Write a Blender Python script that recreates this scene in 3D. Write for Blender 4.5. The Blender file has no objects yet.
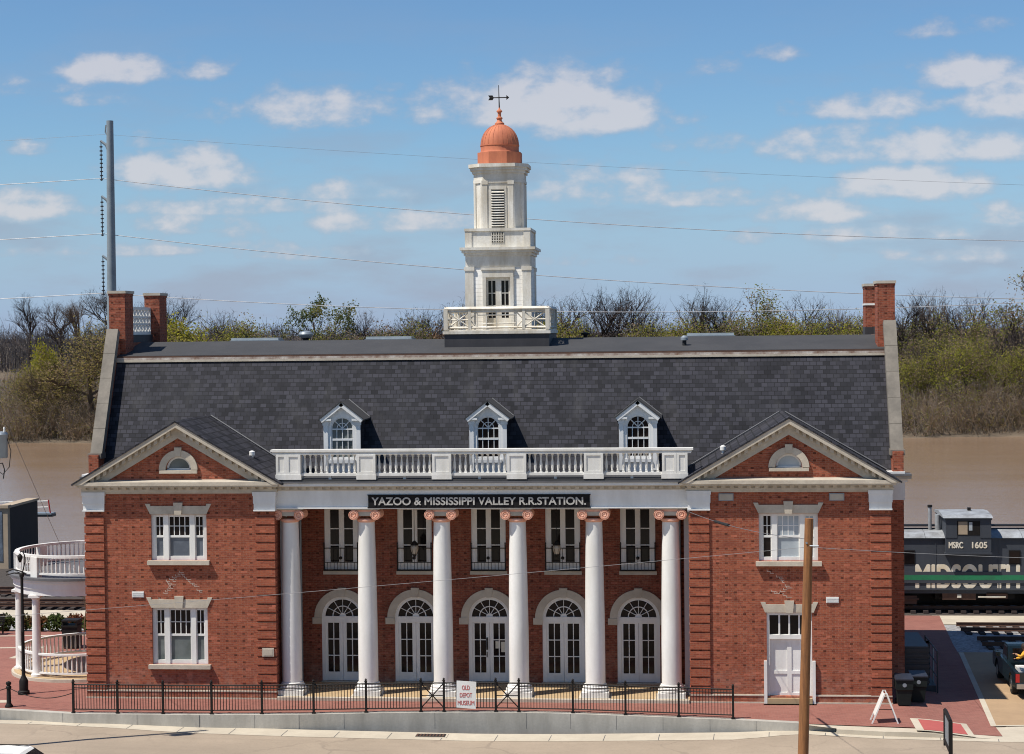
import bpy, bmesh, math, random
from math import pi, sin, cos, tan, radians, sqrt, atan2
from mathutils import Vector, Matrix
from mathutils.geometry import tessellate_polygon

random.seed(7)
S = bpy.context.scene
COL = S.collection

# ------------------------------------------------------------------ camera
CAMP = Vector((7.7545, -68.037, 13.7802))
YAW, PIT, ROL = radians(5.4409), radians(1.4782), radians(-0.6382)
f_ = Vector((-sin(YAW)*cos(PIT), cos(YAW)*cos(PIT), -sin(PIT)))
r0 = Vector((cos(YAW), sin(YAW), 0)); u0 = r0.cross(f_)
r_ = r0*cos(ROL) + u0*sin(ROL); u_ = -r0*sin(ROL) + u0*cos(ROL)
cd = bpy.data.cameras.new('camera'); cam = bpy.data.objects.new('camera', cd); COL.objects.link(cam)
cam.matrix_world = Matrix(((r_.x, u_.x, -f_.x, CAMP.x), (r_.y, u_.y, -f_.y, CAMP.y), (r_.z, u_.z, -f_.z, CAMP.z), (0, 0, 0, 1)))
cd.sensor_fit = 'HORIZONTAL'; cd.sensor_width = 36.0; cd.lens = 36.0*1854.18/1024
cd.clip_start = 0.5; cd.clip_end = 12000
S.camera = cam

# ------------------------------------------------------------------ view, world, sun
S.view_settings.view_transform = 'Standard'; S.view_settings.look = 'None'
S.view_settings.gamma = 1.0; S.view_settings.use_curve_mapping = False
S.view_settings.exposure = 0.27
S.cycles.filter_width = 1.05
SUN_EL, SUN_AZ = radians(60), radians(31)          # light travels toward +X, and a little toward +Y
sdir = Vector((cos(SUN_EL)*cos(SUN_AZ), cos(SUN_EL)*sin(SUN_AZ), -sin(SUN_EL)))
sl = bpy.data.lights.new('sun', 'SUN'); sl.energy = 5.0; sl.angle = radians(0.53); sl.color = (1.0, 0.95, 0.87)
so = bpy.data.objects.new('sun', sl); COL.objects.link(so)
so.rotation_euler = sdir.to_track_quat('-Z', 'Y').to_euler(); so.location = (-60, -60, 120)

W = bpy.data.worlds.new('World'); S.world = W; W.use_nodes = True
nt = W.node_tree; nt.nodes.clear()
def N(tree, typ, **kw):
    n = tree.nodes.new(typ)
    for k, v in kw.items():
        if k == 'ins':
            for i, x in v.items(): n.inputs[i].default_value = x
        else: setattr(n, k, v)
    return n
def math_(tree, op, a, b=None, clamp=False):
    n = tree.nodes.new('ShaderNodeMath'); n.operation = op; n.use_clamp = clamp
    for i, v in enumerate((a, b)):
        if v is None: continue
        if isinstance(v, (int, float)): n.inputs[i].default_value = v
        else: tree.links.new(v, n.inputs[i])
    return n.outputs[0]
sky = N(nt, 'ShaderNodeTexSky', sky_type='NISHITA', sun_disc=False)
sky.sun_elevation = SUN_EL
to_sun = -sdir
sky.sun_rotation = atan2(to_sun.x, to_sun.y)
sky.altitude = 300; sky.air_density = 1.0; sky.dust_density = 0.2; sky.ozone_density = 1.6
bg = N(nt, 'ShaderNodeBackground'); bg.inputs[1].default_value = 0.080
hs = N(nt, 'ShaderNodeHueSaturation'); hs.inputs['Saturation'].default_value = 1.0
nt.links.new(sky.outputs[0], hs.inputs['Color'])
tint = N(nt, 'ShaderNodeMix', data_type='RGBA', blend_type='MULTIPLY'); tint.inputs['Factor'].default_value = 1
nt.links.new(hs.outputs[0], [i for i in tint.inputs if i.name == 'A' and i.type == 'RGBA'][0]); [i for i in tint.inputs if i.name == 'B' and i.type == 'RGBA'][0].default_value = (.69, .915, 1.12, 1)
nt.links.new([o for o in tint.outputs if o.type == 'RGBA'][0], bg.inputs[0])
tc = N(nt, 'ShaderNodeTexCoord'); sep = N(nt, 'ShaderNodeSeparateXYZ')
nt.links.new(tc.outputs['Generated'], sep.inputs[0])
ys = math_(nt, 'MAXIMUM', sep.outputs[1], 0.02)
u = math_(nt, 'DIVIDE', sep.outputs[0], ys); v = math_(nt, 'DIVIDE', sep.outputs[2], ys)
cmb = N(nt, 'ShaderNodeCombineXYZ'); nt.links.new(u, cmb.inputs[0]); nt.links.new(v, cmb.inputs[1])
def wnoise(scale, detail, rough, sy=1.0, off=0.0):
    mp = N(nt, 'ShaderNodeMapping'); mp.inputs['Scale'].default_value = (1, sy, 1); mp.inputs['Location'].default_value = (off, off*.7, off)
    nt.links.new(cmb.outputs[0], mp.inputs[0])
    n = N(nt, 'ShaderNodeTexNoise'); n.inputs['Scale'].default_value = scale; n.inputs['Detail'].default_value = detail; n.inputs['Roughness'].default_value = rough
    nt.links.new(mp.outputs[0], n.inputs['Vector']); return n
n1 = wnoise(44, 8, .55, 1.6); n2 = wnoise(11, 6, .55, 3.6, 4.3)
# cumulus banks: azimuth tangent, elevation tangent, half widths
CL = [(-.31,.143,.034,.010,.9),(-.262,.143,.018,.006,.5),(-.361,.136,.030,.006,.45),(-.274,.087,.036,.013,1.0),(-.30,.083,.016,.005,.5),(-.202,.120,.042,.012,.75),
      (-.076,.119,.040,.020,1.1),(-.046,.113,.034,.014,1.05),(-.116,.119,.030,.012,.75),(-.368,.070,.034,.010,.8),(-.362,.102,.014,.005,.5),(-.294,.105,.012,.006,.5),
      (-.283,.060,.035,.007,.45),(-.264,.058,.030,.007,.45),(-.211,.042,.030,.006,.4),(-.047,.075,.050,.011,.55),(.097,.115,.034,.008,.8),(.147,.130,.022,.010,.9),(.172,.118,.026,.014,1.0),
      (.128,.092,.060,.010,.85),(.06,.095,.035,.009,.55),(.12,.073,.042,.010,.95),(.105,.076,.02,.008,.8),(.07,.059,.028,.007,.75),(.047,.145,.012,.006,.5),(.141,.155,.026,.006,.4),(.018,.138,.012,.006,.35),
      (-.161,.132,.010,.005,.4),(-.025,.081,.016,.006,.6),(.169,.056,.020,.008,.6),(.10,.098,.03,.008,.5),(-.25,.068,.07,.007,.6),(.0,.068,.05,.006,.6),(.10,.048,.07,.005,.6),(-.30,.045,.05,.004,.5),(-.15,.058,.06,.007,.6),(-.19,.075,.04,.006,.5),(-.33,.128,.02,.005,.4),(-.235,.118,.016,.005,.45),(.03,.098,.03,.006,.4),(.165,.092,.02,.006,.6),(-.09,.036,.05,.004,.32),(.14,.036,.05,.004,.35)]
acc = None
for (a, b, ra, rb, s) in CL:
    du = math_(nt, 'DIVIDE', math_(nt, 'SUBTRACT', u, a), ra*1.55); dv = math_(nt, 'DIVIDE', math_(nt, 'SUBTRACT', v, b), rb*1.6)
    # flatter undersides: stretch the distance below the bank's middle
    dv = math_(nt, 'MAXIMUM', dv, math_(nt, 'MULTIPLY', dv, -1.7))
    d = math_(nt, 'SQRT', math_(nt, 'ADD', math_(nt, 'MULTIPLY', du, du), math_(nt, 'MULTIPLY', dv, dv)))
    m = math_(nt, 'MULTIPLY', math_(nt, 'SUBTRACT', 1.0, d), s*1.2+.1)
    m = math_(nt, 'MINIMUM', m, s*.72+.05)
    acc = m if acc is None else math_(nt, 'MAXIMUM', acc, m)
acc = math_(nt, 'MAXIMUM', acc, -0.6)
dens = math_(nt, 'ADD', acc, math_(nt, 'MULTIPLY', math_(nt, 'SUBTRACT', n1.outputs[0], .5), 1.8))
rampc = N(nt, 'ShaderNodeMapRange', interpolation_type='SMOOTHSTEP'); rampc.inputs[1].default_value = .02; rampc.inputs[2].default_value = .80
nt.links.new(dens, rampc.inputs[0])
thin = N(nt, 'ShaderNodeMapRange', interpolation_type='SMOOTHSTEP'); thin.inputs[1].default_value = .44; thin.inputs[2].default_value = .72; thin.inputs[4].default_value = .5
nt.links.new(n2.outputs[0], thin.inputs[0])
lowf = N(nt, 'ShaderNodeMapRange'); lowf.inputs[1].default_value = .17; lowf.inputs[2].default_value = .04; lowf.inputs[3].default_value = .15; lowf.inputs[4].default_value = 1.0
nt.links.new(v, lowf.inputs[0])
haze = N(nt, 'ShaderNodeMapRange', interpolation_type='SMOOTHSTEP'); haze.inputs[1].default_value = .12; haze.inputs[2].default_value = -.02; haze.inputs[3].default_value = .0; haze.inputs[4].default_value = .85
nt.links.new(v, haze.inputs[0])
thin2 = math_(nt, 'MULTIPLY', thin.outputs[0], lowf.outputs[0])
mask = math_(nt, 'MAXIMUM', math_(nt, 'MULTIPLY', rampc.outputs[0], .68), thin2, True)
mask = math_(nt, 'MULTIPLY', mask, math_(nt, 'GREATER_THAN', sep.outputs[1], 0.05))
ccol = N(nt, 'ShaderNodeMix', data_type='RGBA'); ccol.inputs['A'].default_value = (.36, .38, .47, 1); ccol.inputs['B'].default_value = (.76, .71, .71, 1)
nt.links.new(rampc.outputs[0], ccol.inputs['Factor'])
bg2 = N(nt, 'ShaderNodeBackground'); bg2.inputs[1].default_value = 0.80; nt.links.new(ccol.outputs['Result'], bg2.inputs[0])
bg3 = N(nt, 'ShaderNodeBackground'); bg3.inputs[0].default_value = (.315, .435, .68, 1); bg3.inputs[1].default_value = .84     # pale blue air low over the horizon
mh = N(nt, 'ShaderNodeMixShader'); nt.links.new(haze.outputs[0], mh.inputs[0]); nt.links.new(bg.outputs[0], mh.inputs[1]); nt.links.new(bg3.outputs[0], mh.inputs[2])
mx = N(nt, 'ShaderNodeMixShader'); nt.links.new(mask, mx.inputs[0]); nt.links.new(mh.outputs[0], mx.inputs[1]); nt.links.new(bg2.outputs[0], mx.inputs[2])
wo = N(nt, 'ShaderNodeOutputWorld'); nt.links.new(mx.outputs[0], wo.inputs[0])

# ------------------------------------------------------------------ materials
MATS = {}
def newmat(name):
    m = bpy.data.materials.new(name); m.use_nodes = True; t = m.node_tree
    b = t.nodes['Principled BSDF']; MATS[name] = m
    return m, t, b
def wpos(t):
    return t.nodes.new('ShaderNodeNewGeometry').outputs['Position']
def noise(t, vec, scale, detail=4, rough=.55):
    n = N(t, 'ShaderNodeTexNoise'); n.inputs['Scale'].default_value = scale; n.inputs['Detail'].default_value = detail; n.inputs['Roughness'].default_value = rough
    if vec is not None: t.links.new(vec, n.inputs['Vector'])
    return n.outputs[0]
def scalevec(t, vec, s):
    mp = N(t, 'ShaderNodeMapping'); mp.inputs['Scale'].default_value = s; t.links.new(vec, mp.inputs[0]); return mp.outputs[0]
def mixc(t, fac, a, b, typ='MIX'):
    n = N(t, 'ShaderNodeMix', data_type='RGBA', blend_type=typ)
    for s, x in (('Factor', fac), ('A', a), ('B', b)):
        i = [k for k in n.inputs if k.name == s and (k.type == 'RGBA' or s == 'Factor')][0]
        if isinstance(x, (int, float)): i.default_value = x
        elif isinstance(x, tuple): i.default_value = (*x, 1) if len(x) == 3 else x
        else: t.links.new(x, i)
    return [o for o in n.outputs if o.type == 'RGBA'][0]
def rng(t, val, a, b, c=0., d=1.):
    n = N(t, 'ShaderNodeMapRange'); n.clamp = True
    for i, x in enumerate((a, b, c, d)): n.inputs[i+1].default_value = x
    t.links.new(val, n.inputs[0]); return n.outputs[0]
def bump(t, b, h, strength=.3, dist=.02):
    n = N(t, 'ShaderNodeBump'); n.inputs['Strength'].default_value = strength; n.inputs['Distance'].default_value = dist
    t.links.new(h, n.inputs['Height']); t.links.new(n.outputs[0], b.inputs['Normal'])
def plain(name, c1, c2=None, rough=.6, scale=2.0, streak=False, metal=0., spec=.4, bmp=0., s2=None):
    m, t, b = newmat(name)
    p = wpos(t)
    b.inputs['Roughness'].default_value = rough; b.inputs['Metallic'].default_value = metal; b.inputs['Specular IOR Level'].default_value = spec
    if c2 is None: c2 = tuple(x*.8 for x in c1)
    vec = scalevec(t, p, (1, 1, .25)) if streak else p
    n = noise(t, vec, scale, 6, .65)
    c = mixc(t, rng(t, n, .35, .68), c1, c2)
    n3 = noise(t, p, scale*9, 3, .6)
    c = mixc(t, rng(t, n3, .3, .75, 0, .35), c, c2)
    t.links.new(c, b.inputs['Base Color'])
    if bmp: bump(t, b, n3, bmp, .02)
    return m
plain('white_paint', (.74, .735, .715), (.61, .60, .57), .55, 1.3, True)
plain('bright_white', (.80, .785, .75), (.63, .61, .56), .5, 1.2, True)
plain('mortar', (.55, .45, .37), (.42, .32, .26), .9, 9)
plain('weathered_white', (.74, .725, .69), (.55, .53, .475), .6, 1.4, True)
plain('tower_white', (.79, .765, .695), (.47, .41, .31), .6, 1.6, True)
plain('stone', (.50, .45, .37), (.36, .315, .25), .8, 1.2, bmp=.2)
plain('pale_stone', (.56, .495, .395), (.40, .345, .27), .8, 1.6, bmp=.2)
plain('coping_stone', (.25, .22, .18), (.135, .12, .10), .85, 1.0, bmp=.3)
plain('terracotta', (.66, .30, .19), (.72, .43, .32), .65, 5)
plain('copper_paint', (.58, .205, .105), (.40, .13, .075), .75, 2.2, True, spec=.2)
plain('black_iron', (.010, .009, .009), (.016, .013, .011), .65, 8, spec=.2)
plain('rubber', (.015, .015, .016), None, .8, 8)
plain('bitumen', (.052, .051, .052), (.036, .036, .038), .85, .5, bmp=.15)
plain('black_curb', (.028, .027, .03), (.05, .048, .052), .7, 1.2, True)
plain('gutter_grey', (.13, .13, .135), (.08, .08, .085), .6, 1.0)
plain('trim_rust', (.60, .55, .49), (.17, .085, .05), .7, 2.2)
plain('concrete', (.46, .43, .375), (.30, .28, .24), .85, 1.3, True, bmp=.2)
plain('pale_concrete', (.54, .475, .37), (.40, .345, .265), .9, .5, bmp=.15)
def road_mat():
    m, t, b = newmat('road_asphalt'); p = wpos(t)
    n = noise(t, p, .35, 6, .65); c = mixc(t, rng(t, n, .32, .68), (.36, .285, .21), (.285, .226, .165))
    lane = noise(t, scalevec(t, p, (.03, .9, 0)), 1, 4, .6); c = mixc(t, rng(t, lane, .45, .7, 0, .5), c, (.245, .195, .145))
    fine = noise(t, p, 9, 3, .7); c = mixc(t, rng(t, fine, .5, .75, 0, .3), c, (.19, .15, .115))
    vo = N(t, 'ShaderNodeTexVoronoi', feature='DISTANCE_TO_EDGE'); vo.inputs['Scale'].default_value = .28
    wob = N(t, 'ShaderNodeTexNoise'); wob.inputs['Scale'].default_value = 1.3; wob.inputs['Detail'].default_value = 4; t.links.new(p, wob.inputs['Vector'])
    va = N(t, 'ShaderNodeVectorMath', operation='MULTIPLY_ADD'); t.links.new(wob.outputs['Color'], va.inputs[0]); va.inputs[1].default_value = (1.1, 1.1, 0); t.links.new(p, va.inputs[2]); t.links.new(va.outputs[0], vo.inputs['Vector'])
    cr = math_(t, 'MULTIPLY', rng(t, vo.outputs[0], .006, .018, 1, 0), rng(t, noise(t, p, .16, 2, .5), .46, .56))
    c = mixc(t, math_(t, 'MULTIPLY', cr, .32), c, (.14, .11, .085))
    t.links.new(c, b.inputs['Base Color']); b.inputs['Roughness'].default_value = .92; bump(t, b, fine, .25, .02)
road_mat()
plain('porch_tile', (.47, .34, .19), (.39, .27, .15), .7, 3)
plain('driveway', (.40, .27, .155), (.32, .215, .125), .9, .8, bmp=.2)
plain('gravel', (.42, .41, .40), (.16, .15, .145), .95, 7, bmp=.6)
plain('ballast', (.075, .06, .05), (.04, .034, .029), .95, 6, bmp=.5)  # dark brown stone, darkened further in place of the caboose's shadow
plain('dirt', (.145, .11, .075), (.10, .077, .053), .95, .2, bmp=.3)
plain('mud', (.27, .19, .125), (.17, .115, .075), .9, .15)
plain('rust_steel', (.12, .062, .038), (.07, .035, .024), .7, 3)
plain('galv_steel', (.27, .31, .34), (.21, .24, .265), .5, .8, metal=.3)
plain('pole_steel', (.27, .31, .33), (.19, .22, .24), .55, .8, metal=.1)
plain('wire_mid', (.26, .25, .25), None, .6, 4)
plain('wire_grey', (.16, .16, .17), None, .5, 4)
plain('wire_light', (.40, .40, .41), None, .45, 4, metal=.0)
plain('pad_red', (.42, .10, .085), (.36, .08, .07), .8, 2)
plain('bin_green', (.012, .018, .017), (.009, .013, .012), .6, 3, spec=.2)
plain('bin_lid', (.026, .028, .038), (.018, .02, .028), .45, 3)
plain('dark_metal', (.022, .024, .028), (.034, .036, .042), .5, 2)
plain('caboose_grey', (.055, .062, .075), (.04, .045, .055), .6, .8, True)
plain('caboose_roof', (.36, .38, .40), (.17, .17, .17), .55, 1.6)
plain('stripe_green', (.02, .20, .085), (.025, .14, .065), .5, 2)
plain('letter_cream', (.80, .76, .66), (.66, .55, .38), .6, 2.2)
plain('letter_silver', (.50, .48, .44), (.36, .34, .31), .55, 6)
plain('sign_black', (.010, .010, .011), (.016, .015, .015), .8, 3, spec=.12)
plain('letter_red', (.55, .12, .11), (.45, .11, .10), .6, 4)
plain('truck_paint', (.006, .014, .016), (.005, .011, .013), .25, 2, spec=.6)
plain('chrome', (.55, .55, .56), None, .22, 3, metal=.9)
plain('lamp_red', (.45, .02, .02), None, .2, 3)
plain('lamp_glass', (.42, .36, .28), None, .2, 3)
plain('yellow_cloth', (.75, .40, .04), (.62, .30, .03), .85, 6)
plain('skin', (.36, .20, .13), (.30, .16, .10), .6, 6)
plain('jeans', (.05, .07, .12), None, .9, 6)
plain('hair_dark', (.03, .02, .015), None, .7, 6)
plain('floodwall', (.44, .345, .245), (.32, .25, .175), .9, .6)
plain('mural_blue', (.16, .20, .25), (.05, .06, .08), .8, 1.5)
plain('floodwall_shade', (.028, .024, .024), (.02, .018, .018), .85, 1)  # the floodwall's shaded side, its shade painted as near-black colour
plain('paper', (.62, .58, .48), None, .7, 8)
plain('lamp_bulb', (.9, .85, .7), None, .4, 8)
def wood_pole():
    m, t, b = newmat('pole_wood'); p = wpos(t)
    n = noise(t, scalevec(t, p, (9, 9, .5)), 2.0, 6, .7)
    c = mixc(t, rng(t, n, .3, .7), (.33, .142, .046), (.12, .048, .018))
    n2 = noise(t, scalevec(t, p, (2, 2, .8)), 2.0, 3, .5)
    c = mixc(t, rng(t, n2, .55, .75, 0, .6), c, (.10, .045, .02))
    t.links.new(c, b.inputs['Base Color']); b.inputs['Roughness'].default_value = .85
    bump(t, b, n, .5, .02)
wood_pole()
def uvw(t, vs=1.0):
    g = t.nodes.new('ShaderNodeNewGeometry')
    sp = N(t, 'ShaderNodeSeparateXYZ'); t.links.new(g.outputs['Position'], sp.inputs[0])
    sn = N(t, 'ShaderNodeSeparateXYZ'); t.links.new(g.outputs['True Normal'], sn.inputs[0])
    k = math_(t, 'GREATER_THAN', math_(t, 'ABSOLUTE', sn.outputs[0]), math_(t, 'ABSOLUTE', sn.outputs[1]))
    a = math_(t, 'MULTIPLY', sp.outputs[1], k); bb = math_(t, 'MULTIPLY', sp.outputs[0], math_(t, 'SUBTRACT', 1.0, k))
    uu = math_(t, 'ADD', a, bb); vv = math_(t, 'MULTIPLY', sp.outputs[2], vs)
    c = N(t, 'ShaderNodeCombineXYZ'); t.links.new(uu, c.inputs[0]); t.links.new(vv, c.inputs[1])
    return g.outputs['Position'], c.outputs[0], uu, vv
def bricktex(t, vec, w, h, mort, c1, c2, cm, off=.5, bias=0.):
    n = N(t, 'ShaderNodeTexBrick'); n.offset = off
    n.inputs['Scale'].default_value = 1.0; n.inputs['Brick Width'].default_value = w; n.inputs['Row Height'].default_value = h
    n.inputs['Mortar Size'].default_value = mort; n.inputs['Mortar Smooth'].default_value = .1; n.inputs['Bias'].default_value = bias
    n.inputs['Color1'].default_value = (*c1, 1); n.inputs['Color2'].default_value = (*c2, 1); n.inputs['Mortar'].default_value = (*cm, 1)
    t.links.new(vec, n.inputs['Vector']); return n
def brick(name, c1, c2, cm, headers=True):
    m, t, b = newmat(name); pos, vec, uu, vv = uvw(t)
    bt = bricktex(t, vec, .215, .067, .006, c1, c2, cm)
    col = bt.outputs[0]
    gr = N(t, 'ShaderNodeTexNoise'); gr.inputs['Scale'].default_value = 11; gr.inputs['Detail'].default_value = 2; t.links.new(scalevec(t, pos, (1, 1, 1.6)), gr.inputs['Vector'])
    col = mixc(t, rng(t, gr.outputs[0], .52, .72, 0, .42), col, (.34, .15, .078)); col = mixc(t, rng(t, gr.outputs[0], .46, .30, 0, .5), col, tuple(x*.55 for x in c2))
    # larger tonal clumps and the odd pale brick
    n = noise(t, pos, .9, 5, .6); col = mixc(t, rng(t, n, .38, .72, 0, .28), col, tuple(x*.62 for x in c2))
    bt2 = bricktex(t, vec, .215, .067, .0, (0, 0, 0), (1, 1, 1), (0, 0, 0))
    pale = rng(t, bt2.outputs[0], .90, .99)
    col = mixc(t, math_(t, 'MULTIPLY', pale, .42), col, tuple(min(1, x*1.75+.03) for x in c1))
    if headers:   # burnt headers of the bond: one dark half brick in every third course
        row = math_(t, 'FLOOR', math_(t, 'DIVIDE', vv, 0.268))
        odd = math_(t, 'MULTIPLY', math_(t, 'FRACT', math_(t, 'MULTIPLY', row, .5)), .0)
        fu = math_(t, 'FRACT', math_(t, 'DIVIDE', math_(t, 'ADD', uu, odd), .322))
        fv = math_(t, 'FRACT', math_(t, 'DIVIDE', vv, 0.268))
        mk = math_(t, 'MULTIPLY', math_(t, 'LESS_THAN', fu, .34), math_(t, 'LESS_THAN', fv, .27))
        cell = N(t, 'ShaderNodeCombineXYZ'); t.links.new(math_(t, 'FLOOR', math_(t, 'DIVIDE', math_(t, 'ADD', uu, odd), .322)), cell.inputs[0]); t.links.new(row, cell.inputs[1])
        wn = N(t, 'ShaderNodeTexWhiteNoise', noise_dimensions='3D'); t.links.new(cell.outputs[0], wn.inputs['Vector'])
        mk = math_(t, 'MULTIPLY', mk, rng(t, wn.outputs[0], .05, .85, .1, .72))
        col = mixc(t, mk, col, (.030, .010, .006))
    n4 = noise(t, scalevec(t, pos, (1.2, 1.2, .35)), 1.0, 5, .65)
    col = mixc(t, rng(t, n4, .58, .8, 0, .18), col, (.40, .25, .18))
    if headers:      # lime bloom on the lowest courses, dark wash runs higher up
        lo = math_(t, 'MULTIPLY', rng(t, vv, 1.5, .2), rng(t, noise(t, pos, 2.2, 5, .7), .42, .7))
        col = mixc(t, math_(t, 'MULTIPLY', lo, .38), col, (.50, .36, .28))
        run = rng(t, noise(t, scalevec(t, pos, (3.5, 3.5, .22)), 1.0, 4, .6), .56, .78, 0, .38)
        col = mixc(t, run, col, tuple(x*.5 for x in c2))
    t.links.new(col, b.inputs['Base Color']); b.inputs['Roughness'].default_value = .88; b.inputs['Specular IOR Level'].default_value = .2
    bump(t, b, bt.outputs['Fac'], -.25, .01)
brick('brick', (.372, .104, .052), (.225, .057, .033), (.285, .155, .108))
brick('brick_quoin', (.38, .103, .05), (.235, .058, .033), (.27, .145, .10), False)
brick('brick_shaded', (.25, .066, .038), (.145, .04, .026), (.20, .12, .085))  # portico wall: same brick with the porch shade put into its colour
brick('brick_chimney', (.34, .09, .046), (.17, .044, .027), (.25, .14, .10))
def shingle():
    m, t, b = newmat('shingle'); pos, vec, uu, vv = uvw(t, 1.0)
    bt = bricktex(t, vec, .255, .163, .011, (.010, .010, .0135), (.044, .043, .054), (.005, .005, .006), .5, .0)
    col = bt.outputs[0]
    n = noise(t, pos, .45, 5, .65); col = mixc(t, rng(t, n, .42, .7, 0, .35), col, (.030, .030, .034))
    st = rng(t, noise(t, scalevec(t, pos, (1.6, 1.6, .12)), 1.0, 4, .6), .55, .75, 0, .35); col = mixc(t, st, col, (.075, .072, .072))
    t.links.new(col, b.inputs['Base Color']); b.inputs['Roughness'].default_value = .8
    b.inputs['Specular IOR Level'].default_value = .3
    bump(t, b, bt.outputs['Fac'], -.4, .02)
shingle()
def paving():
    m, t, b = newmat('brick_paving'); p = wpos(t)
    v = scalevec(t, p, (1, 1, 0))
    bt = bricktex(t, v, .21, .105, .004, (.255, .09, .066), (.185, .061, .045), (.24, .15, .115))
    n = noise(t, p, .6, 5, .6); c = mixc(t, rng(t, n, .3, .7, 0, .5), bt.outputs[0], (.28, .125, .092))
    t.links.new(c, b.inputs['Base Color']); b.inputs['Roughness'].default_value = .9
paving()
def clap():
    m, t, b = newmat('clapboard'); p = wpos(t); sp = N(t, 'ShaderNodeSeparateXYZ'); t.links.new(p, sp.inputs[0])
    fr = math_(t, 'FRACT', math_(t, 'DIVIDE', sp.outputs[2], .17))
    n = noise(t, scalevec(t, p, (1, 1, .3)), 2, 5, .6)
    c = mixc(t, rng(t, n, .4, .75), (.76, .745, .70), (.56, .51, .42))
    t.links.new(c, b.inputs['Base Color']); b.inputs['Roughness'].default_value = .6
    bump(t, b, math_(t, 'SUBTRACT', 1.0, fr), .9, .04)
clap()
def glass(name, c, rough=.08, c2=None, spec=.4):
    m, t, b = newmat(name); p = wpos(t)
    n = noise(t, p, 1.6, 3, .5)
    t.links.new(mixc(t, rng(t, n, .35, .65), c, c2 or tuple(x*.6 for x in c)), b.inputs['Base Color'])
    b.inputs['Roughness'].default_value = rough; b.inputs['Specular IOR Level'].default_value = spec
    bump(t, b, n, .05, .02)
glass('glass_dark', (.014, .010, .010), spec=.16)
glass('glass_blind', (.13, .15, .18), .15, (.08, .095, .12))
glass('glass_curtain', (.42, .46, .48), .15, (.30, .34, .37))
glass('glass_veil', (.16, .18, .175), .15, (.09, .105, .10))
def water():
    m, t, b = newmat('river_water'); p = wpos(t)
    n = noise(t, scalevec(t, p, (.010, .05, 0)), 1, 6, .65)
    n1 = noise(t, scalevec(t, p, (.05, .4, 0)), 1, 5, .7)
    c = mixc(t, rng(t, n, .3, .7), (.30, .198, .125), (.24, .165, .112)); c = mixc(t, rng(t, n1, .45, .75, 0, .35), c, (.205, .137, .09))
    t.links.new(c, b.inputs['Base Color'])
    b.inputs['Specular IOR Level'].default_value = .5
    t.links.new(rng(t, n, .3, .7, .08, .2), b.inputs['Roughness'])
    n2 = noise(t, scalevec(t, p, (.22, .9, 0)), 1, 7, .72)
    bump(t, b, n2, .32, .12)
water()
def leafm(name, c1, c2, tr=.0):
    m, t, b = newmat(name); p = wpos(t)
    n = noise(t, p, .35, 3, .6)
    c = mixc(t, rng(t, n, .3, .7), c1, c2)
    t.links.new(c, b.inputs['Base Color']); b.inputs['Roughness'].default_value = .85; b.inputs['Specular IOR Level'].default_value = .1
    if name.startswith('leaf') or name.startswith('twig'):      # thin blades let light through
        tl = N(t, 'ShaderNodeBsdfTranslucent'); t.links.new(c, tl.inputs[0])
        ms = N(t, 'ShaderNodeMixShader'); ms.inputs[0].default_value = .48; t.links.new(b.outputs[0], ms.inputs[1]); t.links.new(tl.outputs[0], ms.inputs[2])
        t.links.new(ms.outputs[0], t.nodes['Material Output'].inputs[0])
leafm('bark', (.085, .062, .045), (.13, .10, .078)); leafm('bark_dark', (.045, .036, .034), (.07, .055, .05))
leafm('twig_brown', (.25, .175, .11), (.31, .225, .15)); leafm('twig_grey', (.19, .165, .14), (.25, .215, .185)); leafm('twig_pale', (.36, .29, .21), (.42, .34, .255)); leafm('twig_far', (.085, .084, .098), (.12, .113, .12))  # distance haze mixed into the colours: lightened twigs, bluish twig_far
leafm('leaf_yellow', (.38, .34, .04), (.30, .28, .04)); leafm('leaf_lime', (.27, .275, .045), (.21, .215, .04)); leafm('leaf_olive', (.22, .20, .06), (.16, .15, .055))
leafm('leaf_green', (.09, .12, .035), (.065, .09, .03)); leafm('leaf_rust', (.24, .13, .075), (.17, .11, .065)); leafm('leaf_willow', (.34, .27, .09), (.25, .20, .075)); leafm('leaf_redtip', (.28, .035, .03), (.07, .09, .03))
leafm('leaf_far', (.10, .095, .085), (.075, .075, .075))

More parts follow.
